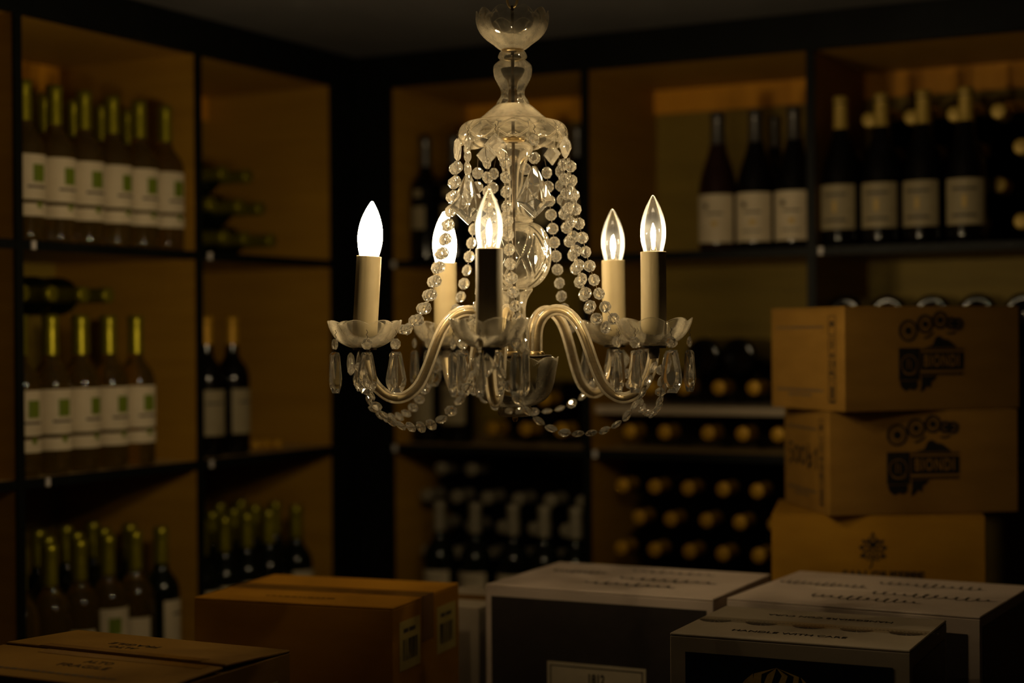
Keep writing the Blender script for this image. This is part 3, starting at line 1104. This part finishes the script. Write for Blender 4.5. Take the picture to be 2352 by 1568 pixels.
# ---- stack of three by the shelf
c = Carton('tan carton with a dark grape leaf printed on its front, bottom of the brown stack', (0.445, 2.86), -12.0, 0.356, 0.26, 0.33, -0.3087, kraft_leaf, tape_on=False)
W_, D_, H_ = c.W, c.D, c.H
leaf = [(0, 1.0), (0.10, 0.80), (0.22, 0.62), (0.36, 0.50), (0.62, 0.56), (0.50, 0.28), (0.78, 0.14), (0.55, -0.12), (0.72, -0.42), (0.42, -0.46), (0.25, -0.62), (0.06, -0.52)]
leaf = leaf + [(0.0, -0.56)] + [(-x, y) for x, y in reversed(leaf[1:])]
S_ = 0.031
lx, ly = 0.171, H_ - 0.058
c.on('front', lx, ly, poly_me([[(x * S_, y * S_) for x, y in leaf]]), ink, 'leaf_print')
c.on('front', lx, ly, ribbon_me([[(-0.001, -0.017), (-0.002, -0.026), (-0.006, -0.033)]], 0.0022), ink, 'leaf_print')
for bx, by in ((0, 0.60), (-0.34, 0.22), (0.34, 0.22), (-0.42, -0.10), (0.02, -0.06), (0.46, -0.10), (-0.2, -0.38), (0.24, -0.36)):
    c.on('front', lx, ly, ribbon_me([ring(bx * S_, by * S_, 0.0042, 16)], 0.0020), kraft_leaf, 'berry_print', off=0.0010)
c.on('front', 0.188, H_ - 0.1030, text_me('SAN GIUSEPPE', 0.0215, 1.0, 0.0008), ink, 'printed_text')
zz = c.root.location.z
under_stack(c, [zz / 3.0] * 3, kraft_dark, 'plain brown carton %s under the carton with a grape leaf')


def biondi(c, tape_dx=0.0):
    """maker's print in dark ink: medals, emblem square, name band, scrolls"""
    W_, D_, H_ = c.W, c.D, c.H
    ox, oy = W_ * 0.300, H_ * 0.21
    s = 0.00112
    K = 1.12
    g = lambda P: [(x * s, y * s) for x, y in P]
    dark = [g([(0, 13), (37, 13), (37, 62), (0, 62)]), g([(38.5, 28), (116, 28), (116, 55), (38.5, 55)]),
            g([(38.5, 20), (116, 20), (116, 24), (38.5, 24)]), g([(38.5, 58), (116, 58), (116, 61), (38.5, 61)]),
            g([(45, 62), (60, 66), (66, 78), (73, 80), (80, 75), (88, 74), (99, 66), (104, 62)]),
            g([(1, 12), (33, 12), (33, 2), (26, -3), (20, 0), (12, -4), (4, 2)]),
            g([(40, 19), (68, 19), (62, 12), (58, 11), (56, 0), (50, 4), (45, -2), (38, -6), (40, 6)])]
    c.on('front', ox, oy, poly_me(dark), ink, 'maker_print')
    for (mx_, my_, r1, r2) in ((17, 88, 15.5, 6.2), (47, 98, 13.5, 5.2), (74, 104, 12.5, 5.5), (94, 99, 8.5, 4), (106, 98, 8.5, 4)):
        md = c.on('front', ox, oy, ribbon_me([ring(mx_ * s, my_ * s, r1 * s)], 0.0036), ink, 'medal_print')
        link('medal_centre', poly_me([disc(mx_ * s, my_ * s, r2 * s, 14)]), ink, md)
        link('medal_rim', ribbon_me([ring(mx_ * s, my_ * s, (r1 + r2) / 2 * s, 16)], 0.0014), ink, md)
    for rb in ([(45, 76), (54, 79), (62, 85)], [(86, 84), (94, 83), (102, 86)]):
        c.on('front', ox, oy, ribbon_me([g(rb)], 0.0036), ink, 'scroll_print')
    c.on('front', ox + 0.0765 * K, oy + 0.0412 * K, text_me('BIONDI', 0.0255 * K, 0.66, 0.0004, 1.18), kraft_pale, 'maker_name', off=0.0010)
    c.on('front', ox, oy, ribbon_me([ring(18 * s, 37 * s, 14 * s, 18)], 0.0012), kraft_pale, 'emblem_ring', off=0.0010)
    for st_ in ([(8, 26), (12, 22.5), (19, 21.5), (26, 22.5), (31, 27)], [(15, 30), (15.5, 46)], [(21, 30), (20, 43)]):
        c.on('front', ox, oy, ribbon_me([g(st_)], 0.0014), kraft_pale, 'emblem_stroke', off=0.0010)
    dots = [disc((42 + 6 * k) * s, 59.5 * s, 0.0012, 6) for k in range(13)] + [disc((42 + 6 * k) * s, 22 * s, 0.0012, 6) for k in range(13)]
    tag(c.on('front', ox, oy, poly_me(dots), kraft_pale, 'dotted_border', off=0.0010), None, None, kind='stuff')
    # handling symbols and small print on the side face
    x0 = D_ - 0.050
    for k in range(4):
        y0 = H_ - 0.048 - k * 0.0375
        fr_ = [[(0, 0), (0.022, 0), (0.022, 0.032), (0, 0.032), (0, 0)]]
        c.on('left', x0, y0, ribbon_me(fr_, 0.0022), ink, 'handling_symbol')
        if k == 0:
            sy = [disc(0.011, 0.019, 0.0055, 12)]
        elif k == 1:
            sy = [[(0.0085, 0.014), (0.0135, 0.014), (0.0135, 0.028), (0.0085, 0.028)], [(0.004, 0.002), (0.018, 0.002), (0.012, 0.008)]]
        elif k == 2:
            sy = [[(0.003, 0.030), (0.006, 0.030), (0.020, 0.003), (0.017, 0.003)], disc(0.008, 0.010, 0.004, 10), [(0.012, 0.029), (0.019, 0.029), (0.019, 0.019)]]
        else:
            sy = [[(0.007, 0.004), (0.015, 0.004), (0.015, 0.026), (0.007, 0.026)], [(0.002, -0.003), (0.020, -0.003), (0.020, 0.001), (0.002, 0.001)]]
        c.on('left', x0, y0, poly_me(sy), ink, 'handling_symbol')
    c.on('left', 0.022, H_ - 0.036, poly_me(dashes(D_ - 0.09, 0.0036, 12, 4)), ink_grey, 'small_print')
    c.on('left', 0.022, 0.032, poly_me(dashes(D_ - 0.09, 0.0036, 12, 5)), ink_grey, 'small_print')
    c.on('left', 0.062, 0.024, poly_me(dashes(D_ - 0.17, 0.0032, 7, 6)), ink_grey, 'small_print')


c = Carton('brown carton with BIONDI print and black marker scrawl, middle of the brown stack', (0.537, 2.815), 8.0, 0.338, 0.25, 0.1775, -0.1307, kraft_pale, tape_on=False)
biondi(c)
scr = [[(0.050, 0.112), (0.030, 0.112), (0.031, 0.098), (0.046, 0.098), (0.048, 0.082), (0.030, 0.078)], ring(0.075, 0.094, 0.014, 14), ring(0.110, 0.094, 0.014, 14),
       [(0.140, 0.072), (0.140, 0.116)], [(0.140, 0.090), (0.155, 0.098), (0.160, 0.084), (0.142, 0.076)], [(0.182, 0.074), (0.186, 0.112), (0.172, 0.100)]]
c.on('left', 0.0, 0.0, ribbon_me(scr, 0.0055), ink, 'marker_scrawl', off=0.0008)
c = Carton('brown carton with BIONDI print and handling symbols, topmost of the brown stack', (0.556, 2.775), 20.0, 0.350, 0.25, 0.1775, 0.0472, kraft_pale, tape_on=False)
biondi(c)

# ------------------------------------------------------------------ chandelier
DEP = 2.3
ax = ray(1182, 773.3) * (DEP / ray(1182, 773.3).y)
SPX = DEP / FPX                               # metres per photograph pixel at the axis
ZB = 0.14
ch = empty('chandelier', (ax.x, ax.y, CAMZ - ZB))
tag(ch, 'five-arm crystal chandelier with lit candle bulbs hanging in front of the shelves', 'chandelier')


def zc(y):
    return (773.3 - y) * SPX + ZB


def prof_px(pts, n=None):
    P = [(r * SPX, zc(y)) for r, y in pts]
    if n:
        return [(max(p.x, 0), p.y) for p in resample([Vector((a, b)) for a, b in P], n)]
    return P


def cpart(name, me, mat, parent=ch):
    return link(name, me, mat, parent)


def groove(d, wdt):
    return max(0.0, 1 - abs(d) / wdt)


def wrap(a, p):
    return (a + p / 2) % p - p / 2


# hanging gear
zceil = HC + ZB
cpart('hanging_rod', tube_me([(0, 0, zc(800)), (0, 0, zc(14))], 0.0024, 10), wire_mat)
cpart('ceiling_rose', lathe([(0.0, zceil), (0.055, zceil), (0.055, zceil - 0.006), (0.04, zceil - 0.022), (0.012, zceil - 0.03), (0.004, zceil - 0.04), (0.0, zceil - 0.04)], 32), brass)
lk = tube_me([(0.0075 * COS(a), 0, 0.0125 * SIN(a)) for a in [2 * PI * k / 20 for k in range(21)]], 0.0018, 8, caps=False)
lk.materials.append(brass)
z = zc(14) + 0.006
k = 0
while z < zceil - 0.035:
    o = link('chain_link', lk, None, ch)
    o.location = (0, 0, z + 0.004)
    o.rotation_euler = (0, 0, R(70) if k % 2 else R(-20))
    z += 0.0205
    k += 1

# top cup with scalloped, cut rim
def cup_fn(r, z, th, t):
    sc_ = abs(COS(5 * th))
    if t > 0.35:
        f = (t - 0.35) / 0.65
        z = z + f * f * 0.0100 * (sc_ - 0.5)
        r = r * (1 + 0.02 * f * sc_)
        u = wrap(th, 2 * PI / 10) / (PI / 10)
        v = (t - 0.55) / 0.4
        r -= 0.0013 * max(groove(u - 0.9 * (v - 0.2), 0.16), groove(u + 0.9 * (v - 0.2), 0.16)) * (1 if 0 < v < 1 else 0)
    return r, z


cpart('top_cup', lathe(prof_px([(20, 118), (28, 115), (38, 108), (45, 102), (61, 90), (74, 76), (81, 62), (83, 50), (83, 41), (82, 34)], 40), 160, cup_fn, wall=0.0018), glass_body)
cpart('collar_ring', lathe(prof_px([(24, 117), (29, 120), (33, 128), (33, 133), (29, 137), (24, 138)], 14), 40), glass_body)
cpart('cup_base_ring', lathe(prof_px([(10, 112), (24, 111), (26, 114), (24, 118), (10, 119)]), 32), brass)


def flute(nf, amp, t0=0.3, t1=1.0):
    def fn(r, z, th, t):
        f = SIN(PI * min(max((t - t0) / (t1 - t0), 0), 1))
        return r * (1 - amp * f * abs(SIN(nf * th / 2))), z
    return fn


cpart('glass_vase', lathe(prof_px([(26, 137), (34, 142), (42, 149), (44.6, 157), (44, 168), (42, 178), (35, 193), (29, 204), (27, 215), (29, 223), (34, 230), (38, 238), (36, 241)], 40), 96, flute(10, 0.05)), glass_body)


# crown dome, star-cut skirt
def dome_fn(r, z, th, t):
    if t > 0.5:
        f = (t - 0.5) / 0.5
        sc_ = abs(COS(5 * th))
        if f > 0.6:
            z -= (f - 0.6) / 0.4 * 0.005 * (sc_ - 0.5)
        u = wrap(th, 2 * PI / 10) / (PI / 10)
        v = (f - 0.12) / 0.88
        g = max(groove(u - (2 * v - 1) * 0.95, 0.11), groove(u + (2 * v - 1) * 0.95, 0.11), groove(u, 0.17 * max(0.05, 1 - abs(2 * v - 1))))
        if 0 < v < 1:
            r -= 0.0034 * g
    return r, z


cpart('crown_dome', lathe(prof_px([(34, 240), (42, 243), (55, 254), (70, 267), (85, 277), (106, 281), (118, 289), (124, 299), (126, 310), (125, 321), (122, 330)], 96), 400, dome_fn, wall=0.0016), glass_dome)
cpart('dome_collar', lathe(prof_px([(12, 314), (26, 316), (28, 320), (24, 326), (12, 328)], 12), 32), brass)
cpart('glass_baluster', lathe(prof_px([(20, 326), (34, 329), (43, 335), (45, 343), (41, 354), (34, 366), (28, 382), (24, 402), (21, 430), (20, 455), (22, 475), (28, 490), (38, 500), (45, 507), (40, 512)], 48), 120, flute(10, 0.16, 0.2, 0.9)), glass_body)


def globe_fn(r, z, th, t):
    if 0.12 < t < 0.88:
        u = wrap(th + 0.2, 2 * PI / 6) / (PI / 6)
        v = (t - 0.12) / 0.76 * 2 - 1
        g = max(groove(abs(u) + abs(v) - 1.0, 0.075), groove(abs(u) + abs(v) - 0.62, 0.05))
        r -= 0.0030 * g
    return r, z


cpart('glass_globe', lathe(prof_px([(38, 511), (52, 514), (68, 526), (80, 547), (86, 575), (86, 597), (80, 622), (67, 644), (50, 658), (38, 662)], 90), 360, globe_fn), glass_body)
cpart('lower_neck', lathe(prof_px([(36, 661), (42, 663), (42, 668), (36, 677), (29, 692), (26, 712), (27, 735), (32, 755), (34, 775), (30, 792), (36, 806), (38, 816)], 40), 96, flute(10, 0.08)), glass_body)
cpart('hub_plate', lathe(prof_px([(0, 815), (84, 815), (86, 817), (86, 819), (70, 822), (0, 823)]), 40), wire_mat)


def bowl_fn(r, z, th, t):
    sc_ = abs(COS(5 * th + 0.4))
    if t > 0.55:
        f = (t - 0.55) / 0.45
        z += f * f * 0.006 * (sc_ - 0.5)
    u = wrap(th, 2 * PI / 10) / (PI / 10)
    v = (t - 0.5) / 0.45
    if 0 < v < 1:
        r -= 0.0015 * max(groove(u - (2 * v - 1), 0.12), groove(u + (2 * v - 1), 0.12))
    return r, z


cpart('lower_bowl', lathe(prof_px([(30, 934), (46, 930), (58, 925), (72, 916), (82, 902), (90, 880), (95, 857), (99, 836), (101, 824)], 44), 160, bowl_fn, wall=0.0018), glass_body)
cpart('bottom_disc', lathe(prof_px([(0, 931), (30, 932), (38, 936), (40, 944), (38, 952), (30, 956), (0, 957)], 20), 40), glass_body)
cpart('bottom_bolt', lathe(prof_px([(0, 957), (6, 957), (7, 962), (4, 968), (0, 969)]), 16), brass)

# crystal meshes -----------------------------------------------------
RB = 0.0086


def octagon_bead(r=RB):
    """flat octagon bead: thin girdle, two tiers of facets and a table on each face"""
    tiers = ((1.0, 0.08, 0.5), (0.74, 0.30, 0.0), (0.40, 0.42, 0.5))
    vs, fs = [], []
    for s_ in (1, -1):
        for rr, yy, ph in tiers:
            for j in range(8):
                a = 2 * PI * (j + ph) / 8
                vs.append((r * rr * COS(a), s_ * yy * r, r * rr * SIN(a)))
    for j in range(8):
        k_ = (j + 1) % 8
        fs.append((j, k_, 24 + k_, 24 + j))
        for o_ in (0, 24):
            fs += [(o_ + j, o_ + k_, o_ + 8 + k_), (o_ + j, o_ + 8 + k_, o_ + 8 + j),
                   (o_ + 8 + j, o_ + 8 + k_, o_ + 16 + j), (o_ + 8 + k_, o_ + 16 + k_, o_ + 16 + j)]
    fs += [tuple(range(16, 24)), tuple(range(40, 48))]
    return mesh_py(vs, fs)


def gem(outline, tops, th_, girdle=0.0012):
    """flat cut crystal: outline (x,z) girdle with an inset table on both faces"""
    n = len(outline)
    vs, fs = [], []
    for s in (1, -1):
        vs += [(x, s * girdle, z_) for x, z_ in outline]
        vs += [(x, s * th_, z_) for x, z_ in tops]
    m = len(tops)
    B = n + m
    for j in range(n):
        k_ = (j + 1) % n
        fs.append((j, k_, B + k_, B + j))
        for o_ in (0, B):
            fs.append((o_ + j, o_ + k_, o_ + n + k_, o_ + n + j))
    fs += [tuple(range(n, n + m)), tuple(range(B + n, B + n + m))]
    return mesh_py(vs, fs)


def kite_me(h, w_, th_):
    """large kite pendant: faceted to a pointed boss on both faces, top at z=0"""
    out = [(0.06 * w_, 0), (0.5 * w_, -0.66 * h), (0.0, -h), (-0.5 * w_, -0.66 * h), (-0.06 * w_, 0)]
    mid_ = [(0.16 * w_, -0.40 * h), (0.20 * w_, -0.70 * h), (0.0, -0.84 * h), (-0.20 * w_, -0.70 * h), (-0.16 * w_, -0.40 * h)]
    vs, fs = [], []
    for s in (1, -1):
        vs += [(x, s * 0.0013, z_) for x, z_ in out]
        vs += [(x, s * th_ * 0.75, z_) for x, z_ in mid_]
        vs += [(0, s * th_, -0.62 * h)]
    B = 11
    for j in range(5):
        k_ = (j + 1) % 5
        fs.append((j, k_, B + k_, B + j))
        for o_ in (0, B):
            fs.append((o_ + j, o_ + k_, o_ + 5 + k_))
            fs.append((o_ + j, o_ + 5 + k_, o_ + 5 + j))
            fs.append((o_ + 5 + j, o_ + 5 + k_, o_ + 10))
    return mesh_py(vs, fs)


bead_me = octagon_bead()
bead_me.materials.append(crystal_m)
bead_low = octagon_bead(0.0084)
bead_low.materials.append(crystal_m)
bead_small = octagon_bead(0.0078)
bead_small.materials.append(crystal_m)
HD, WD = 0.0570, 0.0285
d_out = [(0.22, 0), (0.28, -0.06), (0.5, -0.66), (0.46, -0.80), (0.27, -0.97), (-0.27, -0.97), (-0.46, -0.80), (-0.5, -0.66), (-0.28, -0.06), (-0.22, 0)]
d_top = [(0.10, -0.06), (0.13, -0.12), (0.30, -0.64), (0.26, -0.74), (0.13, -0.84), (-0.13, -0.84), (-0.26, -0.74), (-0.30, -0.64), (-0.13, -0.12), (-0.10, -0.06)]
drop_me = gem([(x * WD, z_ * HD) for x, z_ in d_out], [(x * WD, z_ * HD) for x, z_ in d_top], 0.0052)
drop_me.materials.append(crystal_drop)
kite = kite_me(0.070, 0.0500, 0.0105)
kite.materials.append(crystal_drop)
qs = 0.0155
square = gem([(0, qs), (qs, 0), (0, -qs), (-qs, 0)], [(0, qs * 0.72), (qs * 0.72, 0), (0, -qs * 0.72), (-qs * 0.72, 0)], 0.0045, 0.0012)
square.materials.append(crystal_sq)
square_low = square.copy()
square_low.materials.clear()
square_low.materials.append(crystal_sq)
hook_me = tube_me([(0.0, 0, 0.0), (0.0012, 0, 0.003), (-0.0008, 0, 0.006), (0.0014, 0, 0.009), (-0.0004, 0.0005, 0.0125)], 0.00048, 6)
hook_me.materials.append(wire_mat)


def place(o, loc, tangent=None, spin=0.0, face=None):
    """orient local z along tangent (default up), local y outward, then spin about z"""
    tz = Vector(tangent).normalized() if tangent is not None else Vector((0, 0, 1))
    ref = Vector(face) if face else Vector((loc[0], loc[1], 0))
    if ref.length < 1e-6:
        ref = Vector((0, 1, 0))
    y_ = ref - tz * ref.dot(tz)
    if y_.length < 1e-6:
        y_ = tz.orthogonal()
    y_.normalize()
    x_ = y_.cross(tz).normalized()
    m = Matrix((x_, y_, tz)).transposed().to_4x4() @ Matrix.Rotation(spin, 4, 'Z')
    m.translation = Vector(loc)
    o.matrix_local = m
    return o


def strand(P, step, start, bme, name='bead_strand', spin0=0.0, spins=0.6, face=None):
    """a wired string of cut beads along points P (chandelier space)"""
    pts, L_ = arclen(P, step, start)
    wr = cpart(name, tube_me(P, 0.00042, 5), wire_mat)
    for p, t in pts:
        b = link('bead', bme, None, wr)
        place(b, p, t, spin0 + random.uniform(-spins, spins), face=face)
    return wr


# five arms ------------------------------------------------------------
# angles from the camera side, clockwise to the right; radius of the arm tips
CROWN = {'C': -18.0, 'E': 66.0}
PHI = {'A': -81.0, 'B': -150.4, 'C': -9.0, 'D': 134.8, 'E': 63.0}
RT = 344 * SPX
LEAN = {'A': (R(3.6), 0.0), 'B': (R(-0.3), 0.0), 'C': (R(0.4), 0.0), 'D': (R(-0.5), 0.0), 'E': (0.0, 0.0)}


def adir(phi):
    return Vector((SIN(R(phi)), -COS(R(phi)), 0))


arm_px = [(57, 822), (57, 790), (58, 765), (64, 742), (80, 722), (104, 713), (130, 718), (152, 735), (170, 762), (184, 795), (200, 838),
          (219, 878), (243, 902), (270, 911), (298, 902), (322, 878), (337, 845), (343, 815), (344, 797)]
arm_rz = resample([Vector((r * SPX, (773.3 - y) * SPX + ZB)) for r, y in arm_px], 64)


def twist_tube(P, r, n=18, tw=1.2):
    me = tube_me(P, r, n)
    return me


dish_pts = prof_px([(6, 799), (20, 798), (38, 793), (56, 784), (70, 771), (79, 757), (84, 745), (86, 737)], 24)


def dish_fn(r, z, th, t):
    pet = abs(COS(4 * th))
    if t > 0.12:
        f = (t - 0.12) / 0.88
        r = r * (1 - 0.095 * f ** 0.7 * (1 - pet ** 0.75))
        z = z + 0.0060 * f * f * (pet - 0.65)
    return r, z


dish_me = lathe([(r, z_ - ZB) for r, z_ in dish_pts], 160, dish_fn, wall=0.0016)
dish_me.materials.append(glass_dish)
cupm = lathe([(0.0, -0.030), (0.006, -0.030), (0.0075, -0.022), (0.007, -0.0165), (0.016, -0.0165), (0.0165, -0.0145), (0.0, -0.0145)], 24)
cupm.materials.append(wire_mat)
SR = 28.3 * SPX
sl_top = (773.3 - 588.5) * SPX
sleeve_me = lathe([(SR * 0.2, -0.013), (SR, -0.013), (SR, 0.02), (SR, sl_top - 0.001), (SR * 0.985, sl_top), (SR * 0.86, sl_top), (SR * 0.85, sl_top - 0.012), (0.0, sl_top - 0.0125)], 40)
sleeve_me.materials.append(ivory)
bp = [(20, -10), (21.5, 0), (24.5, 12), (27.2, 26), (28.4, 40), (28.0, 54), (26.0, 68), (22.5, 82), (17.5, 96), (12.5, 107), (8.2, 115), (5.0, 120.5), (3.0, 123.6), (1.2, 125), (0.0, 125.2)]
bulb_prof = [(max(p.x, 0), p.y) for p in resample([Vector((r * SPX, y * SPX)) for r, y in bp], 40)]
bulb_shell = lathe(bulb_prof, 40)
bulb_shell.materials.append(frost_em)
bulb_clear = lathe([(0.0, bulb_prof[0][1])] + bulb_prof, 40)
bulb_glass = thin_glass('clear_bulb_glass', 0.007, (0.80, 0.84, 0.90), ior=1.5, rough=0.02, settle=0.0, edge=2.0)
bulb_clear.materials.append(bulb_glass)
core_me = lathe([(0.0, 0.012), (0.0018, 0.0132), (0.0030, 0.017), (0.0034, 0.023), (0.0029, 0.029), (0.0016, 0.0335), (0.0, 0.035)], 20)
core_me.materials.append(core_em)
stem_me = lathe([(0.0, -0.004), (0.006, -0.004), (0.0042, 0.004), (0.0024, 0.010), (0.0018, 0.0135), (0.0, 0.0137)], 16)
stem_me.materials.append(thin_glass('bulb_stem_glass', 0.0004, ior=1.2, edge=0.0, settle=0.0))

for key, phi in PHI.items():
    d = adir(phi)
    P = [d * p.x + Vector((0, 0, p.y)) for p in arm_rz]
    arm = cpart('arm', tube_me(P, 13 * SPX, 20), glass_arm)
    cpart('arm_core', tube_me(P, 6.6 * SPX, 14), pale_metal, arm)
    cpart('hub_socket', lathe([(0.0100, zc(823)), (0.0105, zc(812)), (0.0085, zc(806)), (0.0082, zc(806))], 20), brass, arm).location = d * (57 * SPX)
    tip = d * RT + Vector((0, 0, ZB))
    rot = R(-phi * 0.3 + 11)
    o = link('drip_pan', dish_me, None, ch)
    o.location = tip
    o.rotation_euler = (0, 0, rot)
    o = link('candle_cup', cupm, None, ch)
    o.location = tip
    s = link('candle_sleeve', sleeve_me, None, ch)
    s.location = tip
    s.rotation_euler = (0, LEAN[key][0], 0)
    if key in 'AB':
        b = link('frosted_bulb', bulb_shell, None, ch)
    else:
        b = link('clear_bulb', bulb_clear, None, ch)
        link('filament', core_me, None, b)
        link('glass_stem', stem_me, None, b)
    ax_ = Matrix.Rotation(LEAN[key][0], 3, 'Y') @ Vector((0, 0, sl_top))
    b.location = tip + ax_
    b.rotation_euler = (0, LEAN[key][0], 0)
    # hanging drops round the drip pan
    n_d = 6
    for j in range(n_d):
        a = R(-phi) + 2 * PI * (j + 0.5) / n_d + rot * 0.5
        q = tip + Vector((SIN(a) * 78 * SPX, -COS(a) * 78 * SPX, 0))
        zr = ZB + (773.3 - 757) * SPX
        hk = link('pendant_hook', hook_me, None, ch)
        hk.location = (q.x, q.y, zr - 0.0115)
        sp_ = random.uniform(-0.7, 0.7)
        bd = link('pendant_bead', bead_small, None, hk)
        bd.location = (0, 0, -0.0068)
        bd.rotation_euler = (0, 0, a + sp_)
        dr = link('pendant_drop', drop_me, None, hk)
        dr.location = (0, 0, -0.0175)
        dr.rotation_euler = (0, 0, a + sp_ + random.uniform(-0.5, 0.5))
        hk2 = link('pendant_wire', hook_me, None, hk)
        hk2.location = (0, 0, -0.0195)
        hk2.scale = (0.8, 0.8, 0.6)
    # junction square under the pan, where the swags meet
    sq = link('swag_square', square_low, None, ch)
    tdir = Vector((d.y, -d.x, 0))
    inner = tip + Vector((0, 0, -ZB)) + d * (15 * SPX)
    sq_p = Vector((inner.x, inner.y, ZB + (773.3 - 832) * SPX)) + Vector((0, 0, 0)) + d * 0.010
    place(sq, sq_p, None, random.uniform(-0.15, 0.15))
    # square crystal at the crown with two bead strands running down to the pan
    dc = adir(CROWN.get(key, phi))
    top = dc * (129 * SPX)
    cs_ = Vector((top.x, top.y, zc(345)))
    sq2 = link('crown_square', square, None, ch)
    place(sq2, cs_, None, random.uniform(-0.1, 0.1))
    hk = link('crown_hook', hook_me, None, ch)
    hk.location = cs_ + Vector((0, 0, qs - 0.001))
    for side in (-1, 1):
        tv = Vector((-d.y, d.x, 0)) * side
        base = [(127, 350), (131, 372), (133, 392), (136, 420), (140, 448), (145, 480), (152, 515), (160, 550), (169, 590), (180, 630), (192, 668), (206, 702), (224, 731), (248, 752), (268, 760)]
        PP = []
        for i, (r, y) in enumerate(base):
            f = i / (len(base) - 1)
            lat = qs * 0.92 * (1 - f) * (1.0 if i else 1.0) + 0.036 * f ** 2.2
            PP.append(dc.lerp(d, f) * (r * SPX) + tv * lat + Vector((0, 0, zc(y))))
        PP = resample(PP, 90)
        strand(PP, 0.0200, 0.0225, bead_me, spin0=random.uniform(-0.3, 0.3), spins=0.55, face=(0.1, -1, 0))

# large kite pendants at the crown, between the arms
for k, phi in enumerate((-54.0, 21.5, 95.0, 167.0, -122.0)):
    d = adir(phi)
    q = d * (127 * SPX)
    hk = link('crown_hook', hook_me, None, ch)
    hk.location = (q.x, q.y, zc(322))
    bs = 0.0185 if k == 0 else 0.0245
    for j in range(3 if k == 0 else 2):
        b = link('pendant_bead', bead_me, None, hk)
        b.location = (0, 0, -0.008 - j * bs)
        b.rotation_euler = (0, 0, R(phi) + random.uniform(-0.3, 0.3))
        wv = link('pendant_wire', hook_me, None, hk)
        wv.location = (0, 0, -0.020 - j * bs)
        wv.scale = (0.8, 0.8, 0.5)
    kt = link('kite_pendant', kite, None, hk)
    kt.location = (0, 0, -0.0500 if k == 0 else -0.0435)
    kt.rotation_euler = (0, 0, (0.12, -0.10)[k] if k < 2 else R(phi) + 0.3)

# swags between neighbouring arms
order = ['A', 'C', 'E', 'D', 'B']
for i in range(5):
    k1, k2 = order[i], order[(i + 1) % 5]
    d1, d2 = adir(PHI[k1]), adir(PHI[k2])
    zs = ZB + (773.3 - 834) * SPX
    p1 = d1 * (RT + 0.014) + Vector((0, 0, zs))
    p2 = d2 * (RT + 0.014) + Vector((0, 0, zs))
    dv = (p2 - p1).normalized()
    p1 = p1 + dv * qs * 0.9
    p2 = p2 - dv * qs * 0.9
    sag = (0.080, 0.088, 0.072, 0.076, 0.078)[i]
    PP = []
    for j in range(61):
        t = j / 60
        p = p1.lerp(p2, t)
        s_ = 1 - abs(2 * t - 1) ** 2.6
        p = p + (d1 + d2).normalized() * (0.012 * s_)
        p.z -= sag * s_
        PP.append(p)
    strand(PP, 0.0198, 0.010, bead_low, 'swag_strand', spin0=PI / 2 * 0.55, spins=0.5)

print('objects', len(bpy.data.objects))
